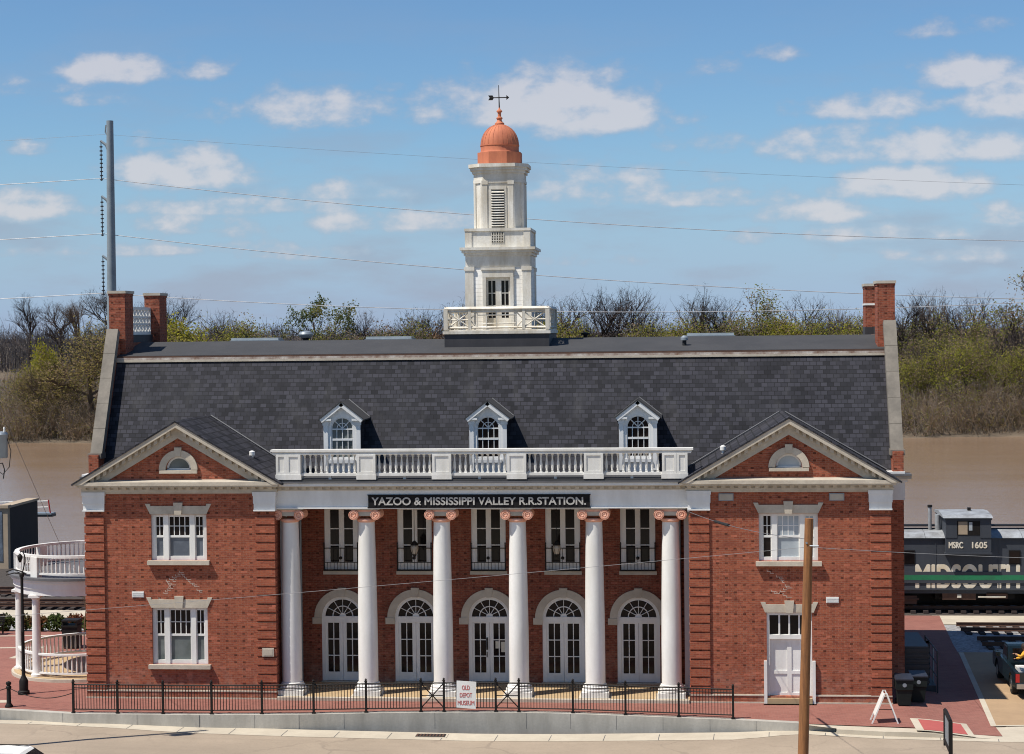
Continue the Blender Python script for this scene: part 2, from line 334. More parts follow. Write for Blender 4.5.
# ------------------------------------------------------------------ mesh helpers
WM = {}
class MB:
    def __init__(s): s.v = []; s.f = []; s.m = []; s.mats = []; s.cur = 0; s.sm = []
    def use(s, mat):
        if mat not in s.mats: s.mats.append(mat)
        s.cur = s.mats.index(mat); return s
    def add(s, vs, fs, smooth=False):
        o = len(s.v); s.v += [tuple(x) for x in vs]
        for f in fs: s.f.append([i+o for i in f]); s.m.append(s.cur); s.sm.append(smooth)
        return s
    def box(s, x0, x1, y0, y1, z0, z1):
        return s.add([(x0,y0,z0),(x1,y0,z0),(x1,y1,z0),(x0,y1,z0),(x0,y0,z1),(x1,y0,z1),(x1,y1,z1),(x0,y1,z1)],
                     [(0,3,2,1),(4,5,6,7),(0,1,5,4),(1,2,6,5),(2,3,7,6),(3,0,4,7)])
    def prism(s, poly, y0, y1):          # polygon (x,z), counter-clockwise seen from -Y, extruded in Y
        n = len(poly); vs = [(x, y0, z) for x, z in poly]+[(x, y1, z) for x, z in poly]
        fs = [tuple(range(n)), tuple(range(2*n-1, n-1, -1))]
        fs += [((i+1) % n, i, i+n, (i+1) % n+n) for i in range(n)]
        return s.add(vs, fs)
    def prismx(s, poly, x0, x1):         # polygon (y,z) extruded in X
        n = len(poly); vs = [(x0, y, z) for y, z in poly]+[(x1, y, z) for y, z in poly]
        fs = [tuple(range(n-1, -1, -1)), tuple(range(n, 2*n))]
        fs += [(i, (i+1) % n, (i+1) % n+n, i+n) for i in range(n)]
        return s.add(vs, fs)
    def prismz(s, poly, z0, z1):         # polygon (x,y) ccw, extruded in Z
        n = len(poly); vs = [(x, y, z0) for x, y in poly]+[(x, y, z1) for x, y in poly]
        fs = [tuple(range(n-1, -1, -1)), tuple(range(n, 2*n))]
        fs += [(i, (i+1) % n, (i+1) % n+n, i+n) for i in range(n)]
        return s.add(vs, fs)
    def holed(s, outer, holes, y, depth=0., rev=None):    # wall face in plane y with openings and their reveals
        loops = [outer]+holes
        tris = tessellate_polygon([[Vector((x, z, 0)) for x, z in l] for l in loops])
        flat = [p for l in loops for p in l]
        fs = []
        for t in tris:
            a, b, c = (flat[i] for i in t)
            if (b[0]-a[0])*(c[1]-a[1])-(b[1]-a[1])*(c[0]-a[0]) < 0: t = (t[0], t[2], t[1])
            fs.append(tuple(t))
        s.add([(x, y, z) for x, z in flat], fs)
        if depth:
            if rev: old = s.cur; s.use(rev)
            for h in holes:
                n = len(h); s.add([(x, y, z) for x, z in h]+[(x, y+depth, z) for x, z in h], [(i, (i+1) % n, (i+1) % n+n, i+n) for i in range(n)])
            if rev: s.cur = old
        return s
    def lathe(s, prof, cx, cy, seg=20, z0=0., smooth=True, cap=True):
        n = len(prof); vs = []; fs = []
        for r, z in prof:
            for k in range(seg): a = 2*pi*k/seg; vs.append((cx+r*cos(a), cy+r*sin(a), z0+z))
        for i in range(n-1):
            for k in range(seg): k2 = (k+1) % seg; fs.append((i*seg+k, i*seg+k2, (i+1)*seg+k2, (i+1)*seg+k))
        s.add(vs, fs, smooth)
        if cap:
            s.add([vs[k] for k in range(seg)], [tuple(range(seg-1, -1, -1))]); s.add([vs[(n-1)*seg+k] for k in range(seg)], [tuple(range(seg))])
        return s
    def tube(s, pts, r, seg=6, r1=None, smooth=True):
        pts = [Vector(p) for p in pts]; n = len(pts); vs = []; fs = []
        for i, p in enumerate(pts):
            d = (pts[min(i+1, n-1)]-pts[max(i-1, 0)]).normalized()
            a = d.orthogonal().normalized() if abs(d.z) > .9 else d.cross(Vector((0, 0, 1))).normalized()
            b = d.cross(a); rr = r if r1 is None else r+(r1-r)*i/max(1, n-1)
            for k in range(seg): t = 2*pi*k/seg; vs.append(p+a*(rr*cos(t))+b*(rr*sin(t)))
        for i in range(n-1):
            for k in range(seg): k2 = (k+1) % seg; fs.append((i*seg+k, (i+1)*seg+k, (i+1)*seg+k2, i*seg+k2))
        fs.append(tuple(range(seg))); fs.append(tuple(range(n*seg-1, (n-1)*seg-1, -1)))
        return s.add(vs, fs, smooth)
    def bar(s, p, q, w, h=None):
        return s.tube([p, q], w*.707, 4, smooth=False)
    def slab(s, a, b, off0, off1, y0, y1):       # a bar lying along a->b in the XZ plane, between two perpendicular offsets
        (ax, az), (bx, bz) = a, b; l = sqrt((bx-ax)**2+(bz-az)**2); nx, nz = -(bz-az)/l, (bx-ax)/l
        return s.prism([(ax+nx*off0, az+nz*off0), (bx+nx*off0, bz+nz*off0), (bx+nx*off1, bz+nz*off1), (ax+nx*off1, az+nz*off1)], y0, y1)
    def mesh(s, name):
        me = bpy.data.meshes.new(name); me.from_pydata(s.v, [], s.f); me.update()
        for mname in s.mats: me.materials.append(MATS[mname])
        me.polygons.foreach_set('material_index', s.m)
        me.polygons.foreach_set('use_smooth', s.sm)
        bm = bmesh.new(); bm.from_mesh(me); bmesh.ops.recalc_face_normals(bm, faces=bm.faces) if len(s.f) < 20000 else None; bm.to_mesh(me); bm.free()
        if any(s.sm): me.set_sharp_from_angle(angle=radians(42))
        return me
    def build(s, name, parent=None, loc=(0, 0, 0), rot=0.):
        return put(name, s.mesh(name), parent, loc, rot)
def put(name, me, parent=None, loc=(0, 0, 0), rot=0., scale=None):
    o = bpy.data.objects.new(name, me); COL.objects.link(o)
    o.location = loc; o.rotation_euler = (0, 0, rot)
    if scale: o.scale = scale
    M = Matrix.Translation(loc) @ Matrix.Rotation(rot, 4, 'Z')
    if parent: o.parent = parent; o.matrix_parent_inverse = WM[parent.name].inverted()
    WM[o.name] = M
    return o
def tag(o, label=None, cat=None, group=None, kind=None):
    for k, v in (('label', label), ('category', cat), ('group', group), ('kind', kind)):
        if v: o[k] = v
    return o
def thing(name, label, cat, loc=(0, 0, 0), rot=0., group=None):
    o = put(name, None, None, loc, rot); return tag(o, label, cat, group)
def struct(mb, name): return tag(mb.build(name), kind='structure')
def copy_tree(o, parent=None):
    c = o.copy(); COL.objects.link(c)
    if parent: c.parent = parent
    for ch in list(o.children): copy_tree(ch, c)
    return c
def text_mesh(txt, width, height, bold=.0, depth=.02, wt=0.):
    cu = bpy.data.curves.new('lettering', 'FONT'); cu.body = txt; cu.size = 1.0; cu.extrude = .0; cu.offset = bold; cu.align_x = 'LEFT'
    o = bpy.data.objects.new('lettering', cu); COL.objects.link(o)
    dg = bpy.context.evaluated_depsgraph_get(); me = bpy.data.meshes.new_from_object(o.evaluated_get(dg))
    bpy.data.objects.remove(o); bpy.data.curves.remove(cu)
    bm = bmesh.new(); bm.from_mesh(me)
    xs = [v.co.x for v in bm.verts]; ys_ = [v.co.y for v in bm.verts]; x0, x1, y0, y1 = min(xs), max(xs), min(ys_), max(ys_)
    r = bmesh.ops.extrude_face_region(bm, geom=bm.faces[:]); 
    for g in r['geom']:
        if isinstance(g, bmesh.types.BMVert): g.co.z = -1
    for v in bm.verts:
        X = (v.co.x-x0)/(x1-x0)*width; Z = (v.co.y-y0)/(y1-y0)*height; v.co = Vector((X, depth if v.co.z < -.5 else 0., Z))
    bmesh.ops.recalc_face_normals(bm, faces=bm.faces)
    if wt:                                  # heavier strokes: the same letters laid over themselves a little to each side
        src = bm.faces[:]
        for k, (dx, dz) in enumerate(((1, 0), (-1, 0), (0, 1), (0, -1), (.7, .7), (-.7, .7), (.7, -.7), (-.7, -.7))):
            d = bmesh.ops.duplicate(bm, geom=src)
            for g in d['geom']:
                if isinstance(g, bmesh.types.BMVert): g.co.x += dx*wt; g.co.z += dz*wt; g.co.y += .0006*(k+1)
    bm.to_mesh(me); bm.free(); return me
def interp(tab, x):
    if x <= tab[0][0]: return tab[0][1]
    for (a, b), (c, d) in zip(tab, tab[1:]):
        if x <= c: return b+(d-b)*(x-a)/(c-a)
    return tab[-1][1]
def sst(x, a, b):
    t = max(0., min(1., (x-a)/(b-a))); return t*t*(3-2*t)

# ------------------------------------------------------------------ ground, road, river
FRONT = [(-40,-2.2),(-17.5,-2.34),(-14.57,-2.92),(-9.9,-2.95),(-6.3,-2.72),(-3,-2.27),(.2,-2.05),(3,-2.11),(5.9,-2.5),(9.3,-2.98),(11.4,-3.4),(12.7,-3.62),(15.5,-3.95),(18.2,-4.2),(60,-4.2)]
CURB = [(-40,-2.2),(11.4,-3.42),(12.7,-4.1),(14.1,-4.4),(18,-4.65),(60,-4.65)]
STREET = [(-60,-.30),(-17.5,-.33),(-13.25,-.35),(-9.9,-.45),(-6.3,-.52),(-3,-.55),(.2,-.58),(3,-.55),(5.9,-.48),(9.3,-.39),(11.4,-.27),(12.7,-.20),(18,-.22),(60,-.24)]
def gz(x, y): return -.2*max(sst(x, 15.4, 17.8), sst(y, 14, 17.5))
def shore(x): return 261.2+.028*(x+24)+1.6*sin(x*.09)+1.1*sin(x*.23+1)+.6*sin(x*.61)
def terrain(x, y):
    if y < -2: return -1.1
    if y < 45: return -.42
    if y < 75: return -.42-(y-45)/30*8.
    sh = shore(x)
    if y < sh-4: return -8.4
    if y < sh+8: return -6.0+(y-sh)*.16
    if y < 470: return -4.7+1.2*sst(y, 280, 330)
    if y < 520: return -3.5-5*sst(y, 470, 520)
    if y < 748: return -8.5
    return -8.5+4.5*sst(y, 748, 772)
g = MB().use('dirt')
xs = [-5000, -1500, -600]+[-300+i*4 for i in range(126)]+[400, 900, 1800, 5000]
ysl = [-600, -120, -2.01, -2, 44.9, 60, 75, 100, 180]+[250+i*1.5 for i in range(22)]+[290, 310, 335, 400, 469, 485, 500, 520, 747, 752, 757, 762, 772, 900, 1500, 3000, 7000]
vs = [(x, y, terrain(x, y)) for y in ysl for x in xs]; nx = len(xs)
g.add(vs, [(j*nx+i, j*nx+i+1, (j+1)*nx+i+1, (j+1)*nx+i) for j in range(len(ysl)-1) for i in range(nx-1)])
struct(g, 'ground')
g = MB().use('river_water'); g.add([(-6000, 50, -6), (6000, 50, -6), (6000, 7000, -6), (-6000, 7000, -6)], [(0, 1, 2, 3)])
struct(g, 'river')
def patch(name, mat, x0, x1, fy0, fy1, dz, nx=40, ny=14, zf=gz):
    m = MB().use(mat); vs = []
    for j in range(ny+1):
        for i in range(nx+1):
            x = x0+(x1-x0)*i/nx; a = fy0(x) if callable(fy0) else fy0; b = fy1(x) if callable(fy1) else fy1
            y = a+(b-a)*j/ny; vs.append((x, y, zf(x, y)+dz))
    m.add(vs, [(j*(nx+1)+i, j*(nx+1)+i+1, (j+1)*(nx+1)+i+1, (j+1)*(nx+1)+i) for j in range(ny) for i in range(nx)])
    return struct(m, name)
Ff = lambda x: interp(FRONT, x)
Cf = lambda x: interp(CURB, x)
sz = lambda x, y: interp(STREET, x)
PATHR = lambda y: 18.25+.062*(y+2.6) if y < 12 else 19.2
patch('plaza', 'brick_paving', -40, 18.25, lambda x: Ff(x)+.02, 15.0, 0, 160, 30)
patch('plaza', 'brick_paving', -40, -16.2, 15.0, 16.6, 0, 20, 3)
m = MB().use('brick_paving')          # the brick path that runs on back to the tracks
rows = [(-2.6, 18.252), (2, 18.52), (6, 18.76), (10, 19.0), (14, 19.15), (18, 19.4), (22.2, 19.65)]
vs = []; 
for y, x in rows: vs += [(15.9 if y > 15 else 18.24, y, gz(18.3, y)), (x, y, gz(x, y))]
m.add(vs, [(2*i, 2*i+1, 2*i+3, 2*i+2) for i in range(len(rows)-1)])
m.add([(15.9, 14.9, -.2), (18.25, 14.9, -.204), (18.25, 18, -.204), (15.9, 18, -.204)], [(0, 1, 2, 3)])
struct(m, 'path')
patch('driveway', 'driveway', 18.26, 60, -2.6, 12.2, -.012, 30, 10)
patch('gravel_bed', 'gravel', -60, 60, 12.2, 19.6, -.03, 60, 8)
patch('pavement', 'pale_concrete', 19.3, 60, 19.62, 22.3, -.01, 4, 2)
patch('pavement', 'pale_concrete', -60, -16, 20.6, 23.0, .0, 4, 2)
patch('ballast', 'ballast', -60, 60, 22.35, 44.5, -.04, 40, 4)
patch('sidewalk', 'pale_concrete', 11.4, 60, lambda x: Cf(x)+.05, lambda x: Ff(x)+.04 if x < 18.0 else -2.55, -.006, 60, 3, lambda x, y: gz(x, y)-.04*sst(y, -2.6, -4.6))
m = MB().use('pale_concrete')          # paving bands that cross the plaza on the left
for (ax, ay), (bx, by), w in (((-30, 9.6), (-20.6, 10.9), .25), ((-30, 13.2), (-19, 14.2), .22), ((-20.9, 8.2), (-20.6, 10.9), .3), ((-19.2, -1.2), (-17.7, -1.0), .5)):
    dx, dy = bx-ax, by-ay; l = sqrt(dx*dx+dy*dy); px, py = -dy/l*w, dx/l*w
    m.add([(ax, ay, .005), (bx, by, .005), (bx+px, by+py, .005), (ax+px, ay+py, .005)], [(0, 1, 2, 3)])
struct(m, 'paving_bands')
patch('sidewalk', 'pale_concrete', 15.9, 60, lambda x: Cf(x)+.05, -2.35, -.022, 40, 3)
patch('kerb_ramp', 'pale_concrete', 15.36, 17.3, lambda x: Cf(x)+.06, -2.45, .012, 20, 6)
patch('kerb_ramp', 'pad_red', 15.62, 17.08, -4.32, -2.62, .022, 20, 6)
m = MB().use('pale_concrete').add([(18.1, -2.7, gz(18, 0)+.01), (18.3, -2.7, gz(18, 0)+.01), (19.3, 12, -.19), (19.1, 12, -.19)], [(0, 1, 2, 3)])
m.add([(18.2, -2.75, -.18), (40, -.2, -.18), (40, -.05, -.18), (18.2, -2.6, -.18)], [(0, 1, 2, 3)])
struct(m, 'path_edging')
patch('gutter_apron', 'pale_concrete', -40, 60, lambda x: min(Cf(x), Ff(x))-.95+.55*sst(x, -9, -16)+.55*sst(x, 9, 12), lambda x: min(Cf(x), Ff(x))+.2, .008, 120, 2, sz)
patch('road', 'road_asphalt', -120, 120, -30, lambda x: min(Cf(x), Ff(x))-.3, 0, 200, 6, sz)
patch('pavement', 'pale_concrete', -120, 120, -60, -30.02, .1, 40, 2, sz)
m = MB().use('gutter_grey')
for k in range(24):
    x = -20+k*1.9; y0 = min(Cf(x), Ff(x))-.93+.55*sst(x, -9, -16)+.55*sst(x, 9, 12); y1 = min(Cf(x), Ff(x))-.02
    m.add([(x-.012, y0, sz(x, 0)+.012), (x+.012, y0, sz(x, 0)+.012), (x+.05, y1, sz(x, 0)+.012), (x+.026, y1, sz(x, 0)+.012)], [(0, 1, 2, 3)])
struct(m, 'gutter_joints')
# storm drain grate let into the gutter
m = MB().use('pale_concrete').box(-2.02, -.83, -3.72, -3.12, -.60, -.548).use('rubber').box(-1.95, -.9, -3.63, -3.2, -.58, -.536)
m.use('rust_steel')
for k in range(9): m.box(-1.93+k*.115, -1.87+k*.115, -3.62, -3.21, -.55, -.528)
tag(m.build('drain_grate'), 'rusty storm drain grate set in the pale gutter below the retaining wall', 'drain')

# retaining wall under the fence (with its joints) and the kerb it runs into
m = MB().use('concrete')
px_ = [-40, -30, -24, -20, -17.5, -16.3, -15.2]+[-14.57+i*.75 for i in range(35)]
px_ = [x for x in px_ if x < 11.3]+[11.4, 12.0, 12.7]
def wall_run(m, pts, w=.3):
    vs = []; fs = []
    for x in pts:
        y = Ff(x); zt = gz(x, y)+.008 if x < 11.5 else interp([(11.5, .008), (12.8, -.1)], x); zb = sz(x, 0)-.2
        vs += [(x, y, zb), (x, y, zt), (x, y+w, zt), (x, y+w, zb)]
    for i in range(len(pts)-1):
        a = 4*i; b = a+4
        fs += [(a, b, b+1, a+1), (a+1, b+1, b+2, a+2), (a+2, b+2, b+3, a+3)]
    fs += [(0, 1, 2, 3), tuple(4*(len(pts)-1)+k for k in (3, 2, 1, 0))]
    m.add(vs, fs)
wall_run(m, px_)
wl = tag(m.build('retaining_wall'), 'low grey concrete retaining wall curving below the iron fence', 'wall')
m = MB().use('gutter_grey')
for x in (-15.0, -12.2, -9.9, -7.9, -6.3, -4.7, -3.1, -1.45, .2, 1.85, 3.45, 5.1, 6.75, 8.4, 10.0):
    y = Ff(x); sl_ = (Ff(x+.05)-Ff(x-.05))/.1
    m.box(x-.006, x+.006, y-.004, y+.03, sz(x, 0), gz(x, y)+.004)
m.build('joint', wl)
m = MB().use('pale_concrete'); pts = [12.7+i*.8 for i in range(40)]; vs = []; fs = []
for x in pts: y = Cf(x); vs += [(x, y-.02, sz(x, 0)-.2), (x, y-.02, gz(x, y)-.04), (x, y+.16, gz(x, y)-.036), (x, y+.16, -.6)]
for i in range(len(pts)-1):
    a = 4*i; b = a+4; fs += [(a, b, b+1, a+1), (a+1, b+1, b+2, a+2), (a+2, b+2, b+3, a+3)]
m.add(vs, fs); struct(m, 'kerb')

# rails: two tracks near the path, one under the caboose
def rails(name, label, x0, x1, ya, z, gauge=1.44, dark='rust_steel'):
    t = thing(name, label, 'railway track', (x0, ya, z))
    for y in (ya, ya+gauge):
        m = MB().use(dark); m.box(x0, x1, y-.07, y+.07, z, z+.03); m.box(x0, x1, y-.012, y+.012, z+.03, z+.14); m.box(x0, x1, y-.035, y+.035, z+.14, z+.175); m.build('rail', t)
    m = MB().use('bark_dark'); x = x0+.2
    while x < x1-.3: m.box(x, x+.24, ya-.55, ya+gauge+.55, z-.12, z-.005); x += .6
    m.build('sleeper', t)
rails('railway_track', 'rusty railway track ending at the brick path just behind the pickup', 20.3, 60, 13.4, -.14)
rails('railway_track', 'rusty railway track running in gravel beside the pale concrete strip', 19.95, 60, 17.3, -.14)
rails('railway_track', 'railway track that the grey caboose stands on, passing behind the station', -70, 70, 23.6, -.10)
rails('railway_track', 'farthest railway track seen through the rotunda porch', -70, -12, 28.4, -.15)

# ------------------------------------------------------------------ the station
ST = thing('railway_station', 'two storey red brick railway station with six white columns, slate roof and white cupola', 'railway station', (0, 3, 0))
def arc(cx, cz, r, a0, a1, n): return [(cx+r*cos(radians(a0+(a1-a0)*k/n)), cz+r*sin(radians(a0+(a1-a0)*k/n))) for k in range(n+1)]
def rect(x0, x1, z0, z1): return [(x0, z0), (x1, z0), (x1, z1), (x0, z1)]
WY = .07                 # wing wall plane; quoin bands stand at y = 0
XO, XI = 15.0, 7.73
for s in (-1, 1):
    c = s*11.36
    cw = -11.40 if s < 0 else 11.33
    holes = [rect(cw-1.07, cw+1.07, 5.22, 6.95)]
    if s < 0: holes.append(rect(-12.48, -10.34, 1.29, 3.42))
    else: holes.append(rect(10.52, 12.16, .2, 3.32))
    holes.append([(c-.47, 8.62)]+[(c+.47, 8.62)]+arc(c, 8.66, .47, 0, 180, 14))
    a, b = (-XO, -XI) if s < 0 else (XI, XO)
    m = MB().use('brick')
    m.holed([(a, -.3), (b, -.3), (b, 8.1), (c+3.2, 8.25), (c, 10.15), (c-3.2, 8.25), (a, 8.1)], holes, WY, .22)
    m.add([(a, WY, -.3), (a, 3.2, -.3), (a, 3.2, 8.1), (a, WY, 8.1)], [(0, 1, 2, 3)]); m.add([(b, WY, -.3), (b, 3.2, -.3), (b, 3.2, 8.1), (b, WY, 8.1)], [(3, 2, 1, 0)])
    wall = m.build('wing_wall', ST)
    # rusticated corner quoins: bands with shadow joints
    for q0, q1, ends in ((a-.02, a+.73, -1), (b-.73, b+.02, 1)):
        m = MB().use('brick_quoin'); z = .31
        while z+.28 < 7.08: m.box(q0, q1, .0, .4, z, z+.262); z += .3305
        m.box(q0+.06, q1-.06, .085, .35, .2, 7.08)
        m.build('quoin', wall)
        m = MB().use('white_paint'); m.box(q0-.03, q1+.03, -.02, .5, 7.07, 7.36); m.box(q0-.05, q1+.05, -.045, .5, 7.36, 7.66); m.box(q0-.07, q1+.07, -.07, .5, 7.66, 7.80); m.box(q0-.04, q1+.04, -.08, .5, 7.08, 7.13)
        m.build('frieze_block', wall)
    # base course with two pale string lines
    m = MB().use('brick').box(a-.03, b+.03, .02, .3, -.25, .26)
    segs = [(a-.05, b+.05)] if s < 0 else [(a-.05, 10.42), (12.26, b+.05)]
    m.use('pale_stone')
    for q0, q1 in segs: m.box(q0, q1, -.02, .3, -.03, .045); m.box(q0+.02, q1-.02, -.002, .28, .262, .312)
    m.build('base_course', wall)
    m = MB().use('mortar'); rnd = random.Random(3+s)
    paths = [[(-12.2, 3.75), (-11.75, 4.25), (-11.4, 4.75)], [(-11.4, 4.78), (-11.0, 4.35), (-10.55, 3.95)], [(-11.55, 4.6), (-11.9, 4.45), (-11.7, 4.1)]] if s < 0 else [[(10.55, 4.85), (11.0, 4.55), (11.25, 4.2)], [(11.25, 4.2), (10.9, 4.0), (10.6, 4.15)], [(11.0, 4.0), (11.35, 3.85)]]
    for pth in paths:
        for (x0, z0), (x1, z1) in zip(pth, pth[1:]):
            n = max(3, int(abs(z1-z0)/.067))
            for k in range(n):
                if rnd.random() < .2: continue
                x = x0+(x1-x0)*k/n; z = round((z0+(z1-z0)*k/n)/.067)*.067; l = abs(x1-x0)/n+rnd.uniform(.0, .12)
                m.box(x, x+l, WY-.004, WY+.02, z-.010, z+.012); m.box(x-.008, x+.012, WY-.0035, WY+.02, z, z+.067)
    m.build('repointing', wall)
    # horizontal cornice with dentils
    m = MB().use('pale_stone'); e0, e1 = c-3.88, c+3.88
    m.box(e0, e1, -.31, .4, 8.06, 8.19); m.box(e0+.05, e1-.05, -.26, .4, 8.0, 8.06); m.box(e0+.12, e1-.12, -.04, .4, 7.80, 7.905)
    m.box(a+.72, b-.72, -.0, .4, 7.74, 7.80); m.box(e0+.15, e1-.15, -.015, .4, 7.905, 8.0)
    x = e0+.18
    while x < e1-.25: m.box(x, x+.16, -.13, .0, 7.91, 7.998); x += .31
    # soiled top wash of the cornice
    m.use('stone').prismx([(-.29, 8.192), (.1, 8.192), (.1, 8.27)], c-3.3, c+3.3)
    m.build('cornice', wall)
    m = MB().use('pale_stone'); SL = .586; AZ = 10.43
    def half(d, v0, v1, zmin, y0, y1):       # one mitred leg: between two heights below the apex line, cut off at the cornice top
        xa = (AZ+v1-zmin)/SL; xb = (AZ+v0-zmin)/SL
        poly = [(c, AZ+v0), (c+d*xb, zmin), (c+d*xa, zmin), (c, AZ+v1)]
        m.prism(poly if d > 0 else poly[::-1], y0, y1)
    for d in (-1, 1):
        m.use('pale_stone'); half(d, -.19, 0, 8.10, -.33, .2)
        m.use('stone'); half(d, -.60, -.19, 8.20, -.03, .12)
        for k in range(1, 14):
            x0 = 3.45*k/14.; xs2 = (c+d*x0, c+d*(x0+.13))
            z0, z1 = AZ-SL*x0, AZ-SL*(x0+.13)
            poly = [(xs2[0], z0-.35), (xs2[1], z1-.35), (xs2[1], z1-.192), (xs2[0], z0-.192)]
            m.prism(poly if d > 0 else poly[::-1], -.20, 0)
    m.build('raking_cornice', wall)
    # lunette in the pediment
    m = MB().use('pale_stone'); outer = arc(c, 8.64, .74, 0, 180, 18); inner = arc(c, 8.64, .49, 180, 0, 18)
    for k in range(18): m.prism([inner[18-k], outer[k], outer[k+1], inner[17-k]], -.02, .12)
    m.box(c-.72, c+.72, -.05, .12, 8.50, 8.62); m.prism([(c-.10, 9.15), (c+.10, 9.15), (c+.14, 9.48), (c-.14, 9.48)], -.05, .1)
    lu = m.build('lunette_window', wall)
    m = MB().use('white_paint'); inn = arc(c, 8.66, .40, 180, 0, 14); out = arc(c, 8.66, .48, 0, 180, 14)
    for k in range(14): m.prism([inn[14-k], out[k], out[k+1], inn[13-k]], .13, .2)
    m.box(c-.48, c+.48, .13, .2, 8.62, 8.69); m.use('glass_veil' if s < 0 else 'glass_curtain').prism(arc(c, 8.66, .41, 0, 180, 14), .17, .19)
    m.build('lunette_glazing', wall)
    # gable roof over the wing, dying into the main slope
    m = MB().use('shingle')
    def ym(z): return 5.62-(12.64-z)/2.1
    for d in (-1, 1):
        e = c+d*4.02
        P = [(c, -.36, 10.50), (e, -.36, 8.14), (e, ym(8.14)+.3, 8.14), (c, ym(10.50)+.25, 10.50)]
        Q = [(x, y, z-.07) for x, y, z in P]
        m.add(P+Q, [(0, 1, 2, 3), (7, 6, 5, 4), (0, 4, 5, 1), (1, 5, 6, 2), (2, 6, 7, 3), (3, 7, 4, 0)])
    rf = m.build('wing_roof', ST)
    m = MB().use('gutter_grey')           # valley flashing
    for d in (-1, 1):
        m.tube([(c+d*.1, ym(10.45)-.03, 10.47), (c+d*3.95, ym(8.2)-.03, 8.24)], .035, 5)
    m.build('flashing', rf)
    vx, vz = ((-8.85, 8.86) if s < 0 else (9.0, 9.0))
    m = MB().use('bright_white').lathe([(.05, 0), (.05, .22), (.11, .22), (.11, .36), (.04, .4)], vx, 1.35 if s < 0 else .9, 10, vz); m.build('roof_vent', rf)

# three-light sash windows of the wings
def lintel(m, c, z0, z1, half, flare, key=True, y0=.025, y1=.12):
    h = z1-z0
    m.prism([(c-half, z0), (c+half, z0), (c+half+flare, z1), (c+half+flare-.18, z1), (c+half+flare-.2, z1-.08), (c+.14, z1-.08), (c-.14, z1-.08), (c-half-flare+.2, z1-.08), (c-half-flare+.18, z1), (c-half-flare, z1)], y0, y1)
    if key: m.prism([(c-.13, z0-.01), (c+.13, z0-.01), (c+.175, z1+.05), (c-.175, z1+.05)], y0-.05, y1-.01)
def tri_window(c, z0, z1, panes, lab=None, wall=None, blind_side=None):
    hw = 1.07; F = MB().use('bright_white'); y0, y1 = WY+.10, WY+.22
    xs_ = [(-hw+.14, -hw+.47), (-.41, .41), (hw-.47, hw-.14)]
    F.box(c-hw, c-hw+.14, y0, y1, z0, z1); F.box(c+hw-.14, c+hw, y0, y1, z0, z1); F.box(c-hw+.47, c-.41, y0-.03, y1, z0, z1); F.box(c+.41, c+hw-.47, y0-.03, y1, z0, z1)
    h = z1-z0; zm = z0+h*.515
    F.box(c-hw+.14, c+hw-.14, y0+.012, y1, z1-.10, z1); F.box(c-hw+.14, c+hw-.14, y0+.012, y1, z0, z0+.15)
    for i, (a, b) in enumerate(xs_):
        F.box(c+a, c+b, y0+.02, y1, zm-.04, zm+.04)
        nc = 4 if i == 1 else 2
        F.box(c+a, c+a+.035, y0+.03, y1, z0+.15, z1-.1); F.box(c+b-.035, c+b, y0+.03, y1, z0+.15, z1-.1)
        for k in range(1, nc): xx = c+a+(b-a)*k/nc; F.box(xx-.016, xx+.016, y0+.035, y1-.02, zm+.04, z1-.1)
        zz = (zm+z1-.06)/2; F.box(c+a, c+b, y0+.036, y1-.02, zz-.014, zz+.014)
    w = F.build('window', wall)
    P = MB()
    for i, (a, b) in enumerate(xs_):
        P.use(panes[i][1]).box(c+a+.02, c+b-.02, y0+.065, y0+.075, z0+.1, zm); P.use(panes[i][0]).box(c+a+.02, c+b-.02, y0+.045, y0+.055, zm, z1-.05)
    P.build('pane', w)
    return w
gd, gb, gc_, gv = 'glass_dark', 'glass_blind', 'glass_curtain', 'glass_veil'
for c, z0, z1, panes in ((-11.40, 5.22, 6.95, [(gd, gb), (gd, gb), (gd, gb)]), (-11.41, 1.29, 3.42, [(gd, gv), (gd, gv), (gd, gv)]), (11.33, 5.20, 6.95, [(gd, gd), (gc_, gc_), (gc_, gc_)])):
    w = tri_window(c, z0, z1, panes, wall=ST)
    m = MB().use('pale_stone'); lintel(m, c, z1+.01, z1+.40, 1.08, .19); m.build('lintel', w)
    m = MB().use('pale_stone').box(c-1.19, c+1.19, -.1, WY+.24, z0-.16, z0-.004); m.build('sill', w)
# plain side door of the right wing
m = MB().use('bright_white'); y0 = .2
m.box(10.52, 10.62, WY+.05, .34, .2, 3.32); m.box(12.06, 12.16, WY+.05, .34, .2, 3.32); m.box(10.62, 12.06, WY+.055, .34, 3.22, 3.32); m.box(10.62, 12.06, WY+.055, .34, 2.34, 2.50)
for k in (1, 2, 3): m.box(10.62+.36*k-.03, 10.62+.36*k+.03, WY+.08, .3, 2.5, 3.22)
sd = m.build('side_door', ST)
m = MB().use('bright_white').box(10.62, 12.06, .25, .30, .2, 2.34)
for a, b in ((10.62, 10.77), (11.26, 11.42), (11.91, 12.06)): m.box(a, b, .215, .25, .2, 2.34)
for a, b in ((.2, .36), (1.05, 1.17), (2.2, 2.34)):
    for x0, x1 in ((10.77, 11.26), (11.42, 11.91)): m.box(x0, x1, .217, .25, a, b)
m.build('door_leaf', sd)
MB().use('glass_dark').box(10.62, 12.06, .27, .29, 2.5, 3.22).build('transom_light', sd)
m = MB().use('pale_stone'); lintel(m, 11.34, 3.33, 3.71, .88, .16); m.build('lintel', sd)
m = MB().use('bright_white').box(10.41, 10.52, -.06, .1, -.1, 1.56).box(12.16, 12.27, -.06, .1, -.1, 1.56); m.build('door_guard', sd)
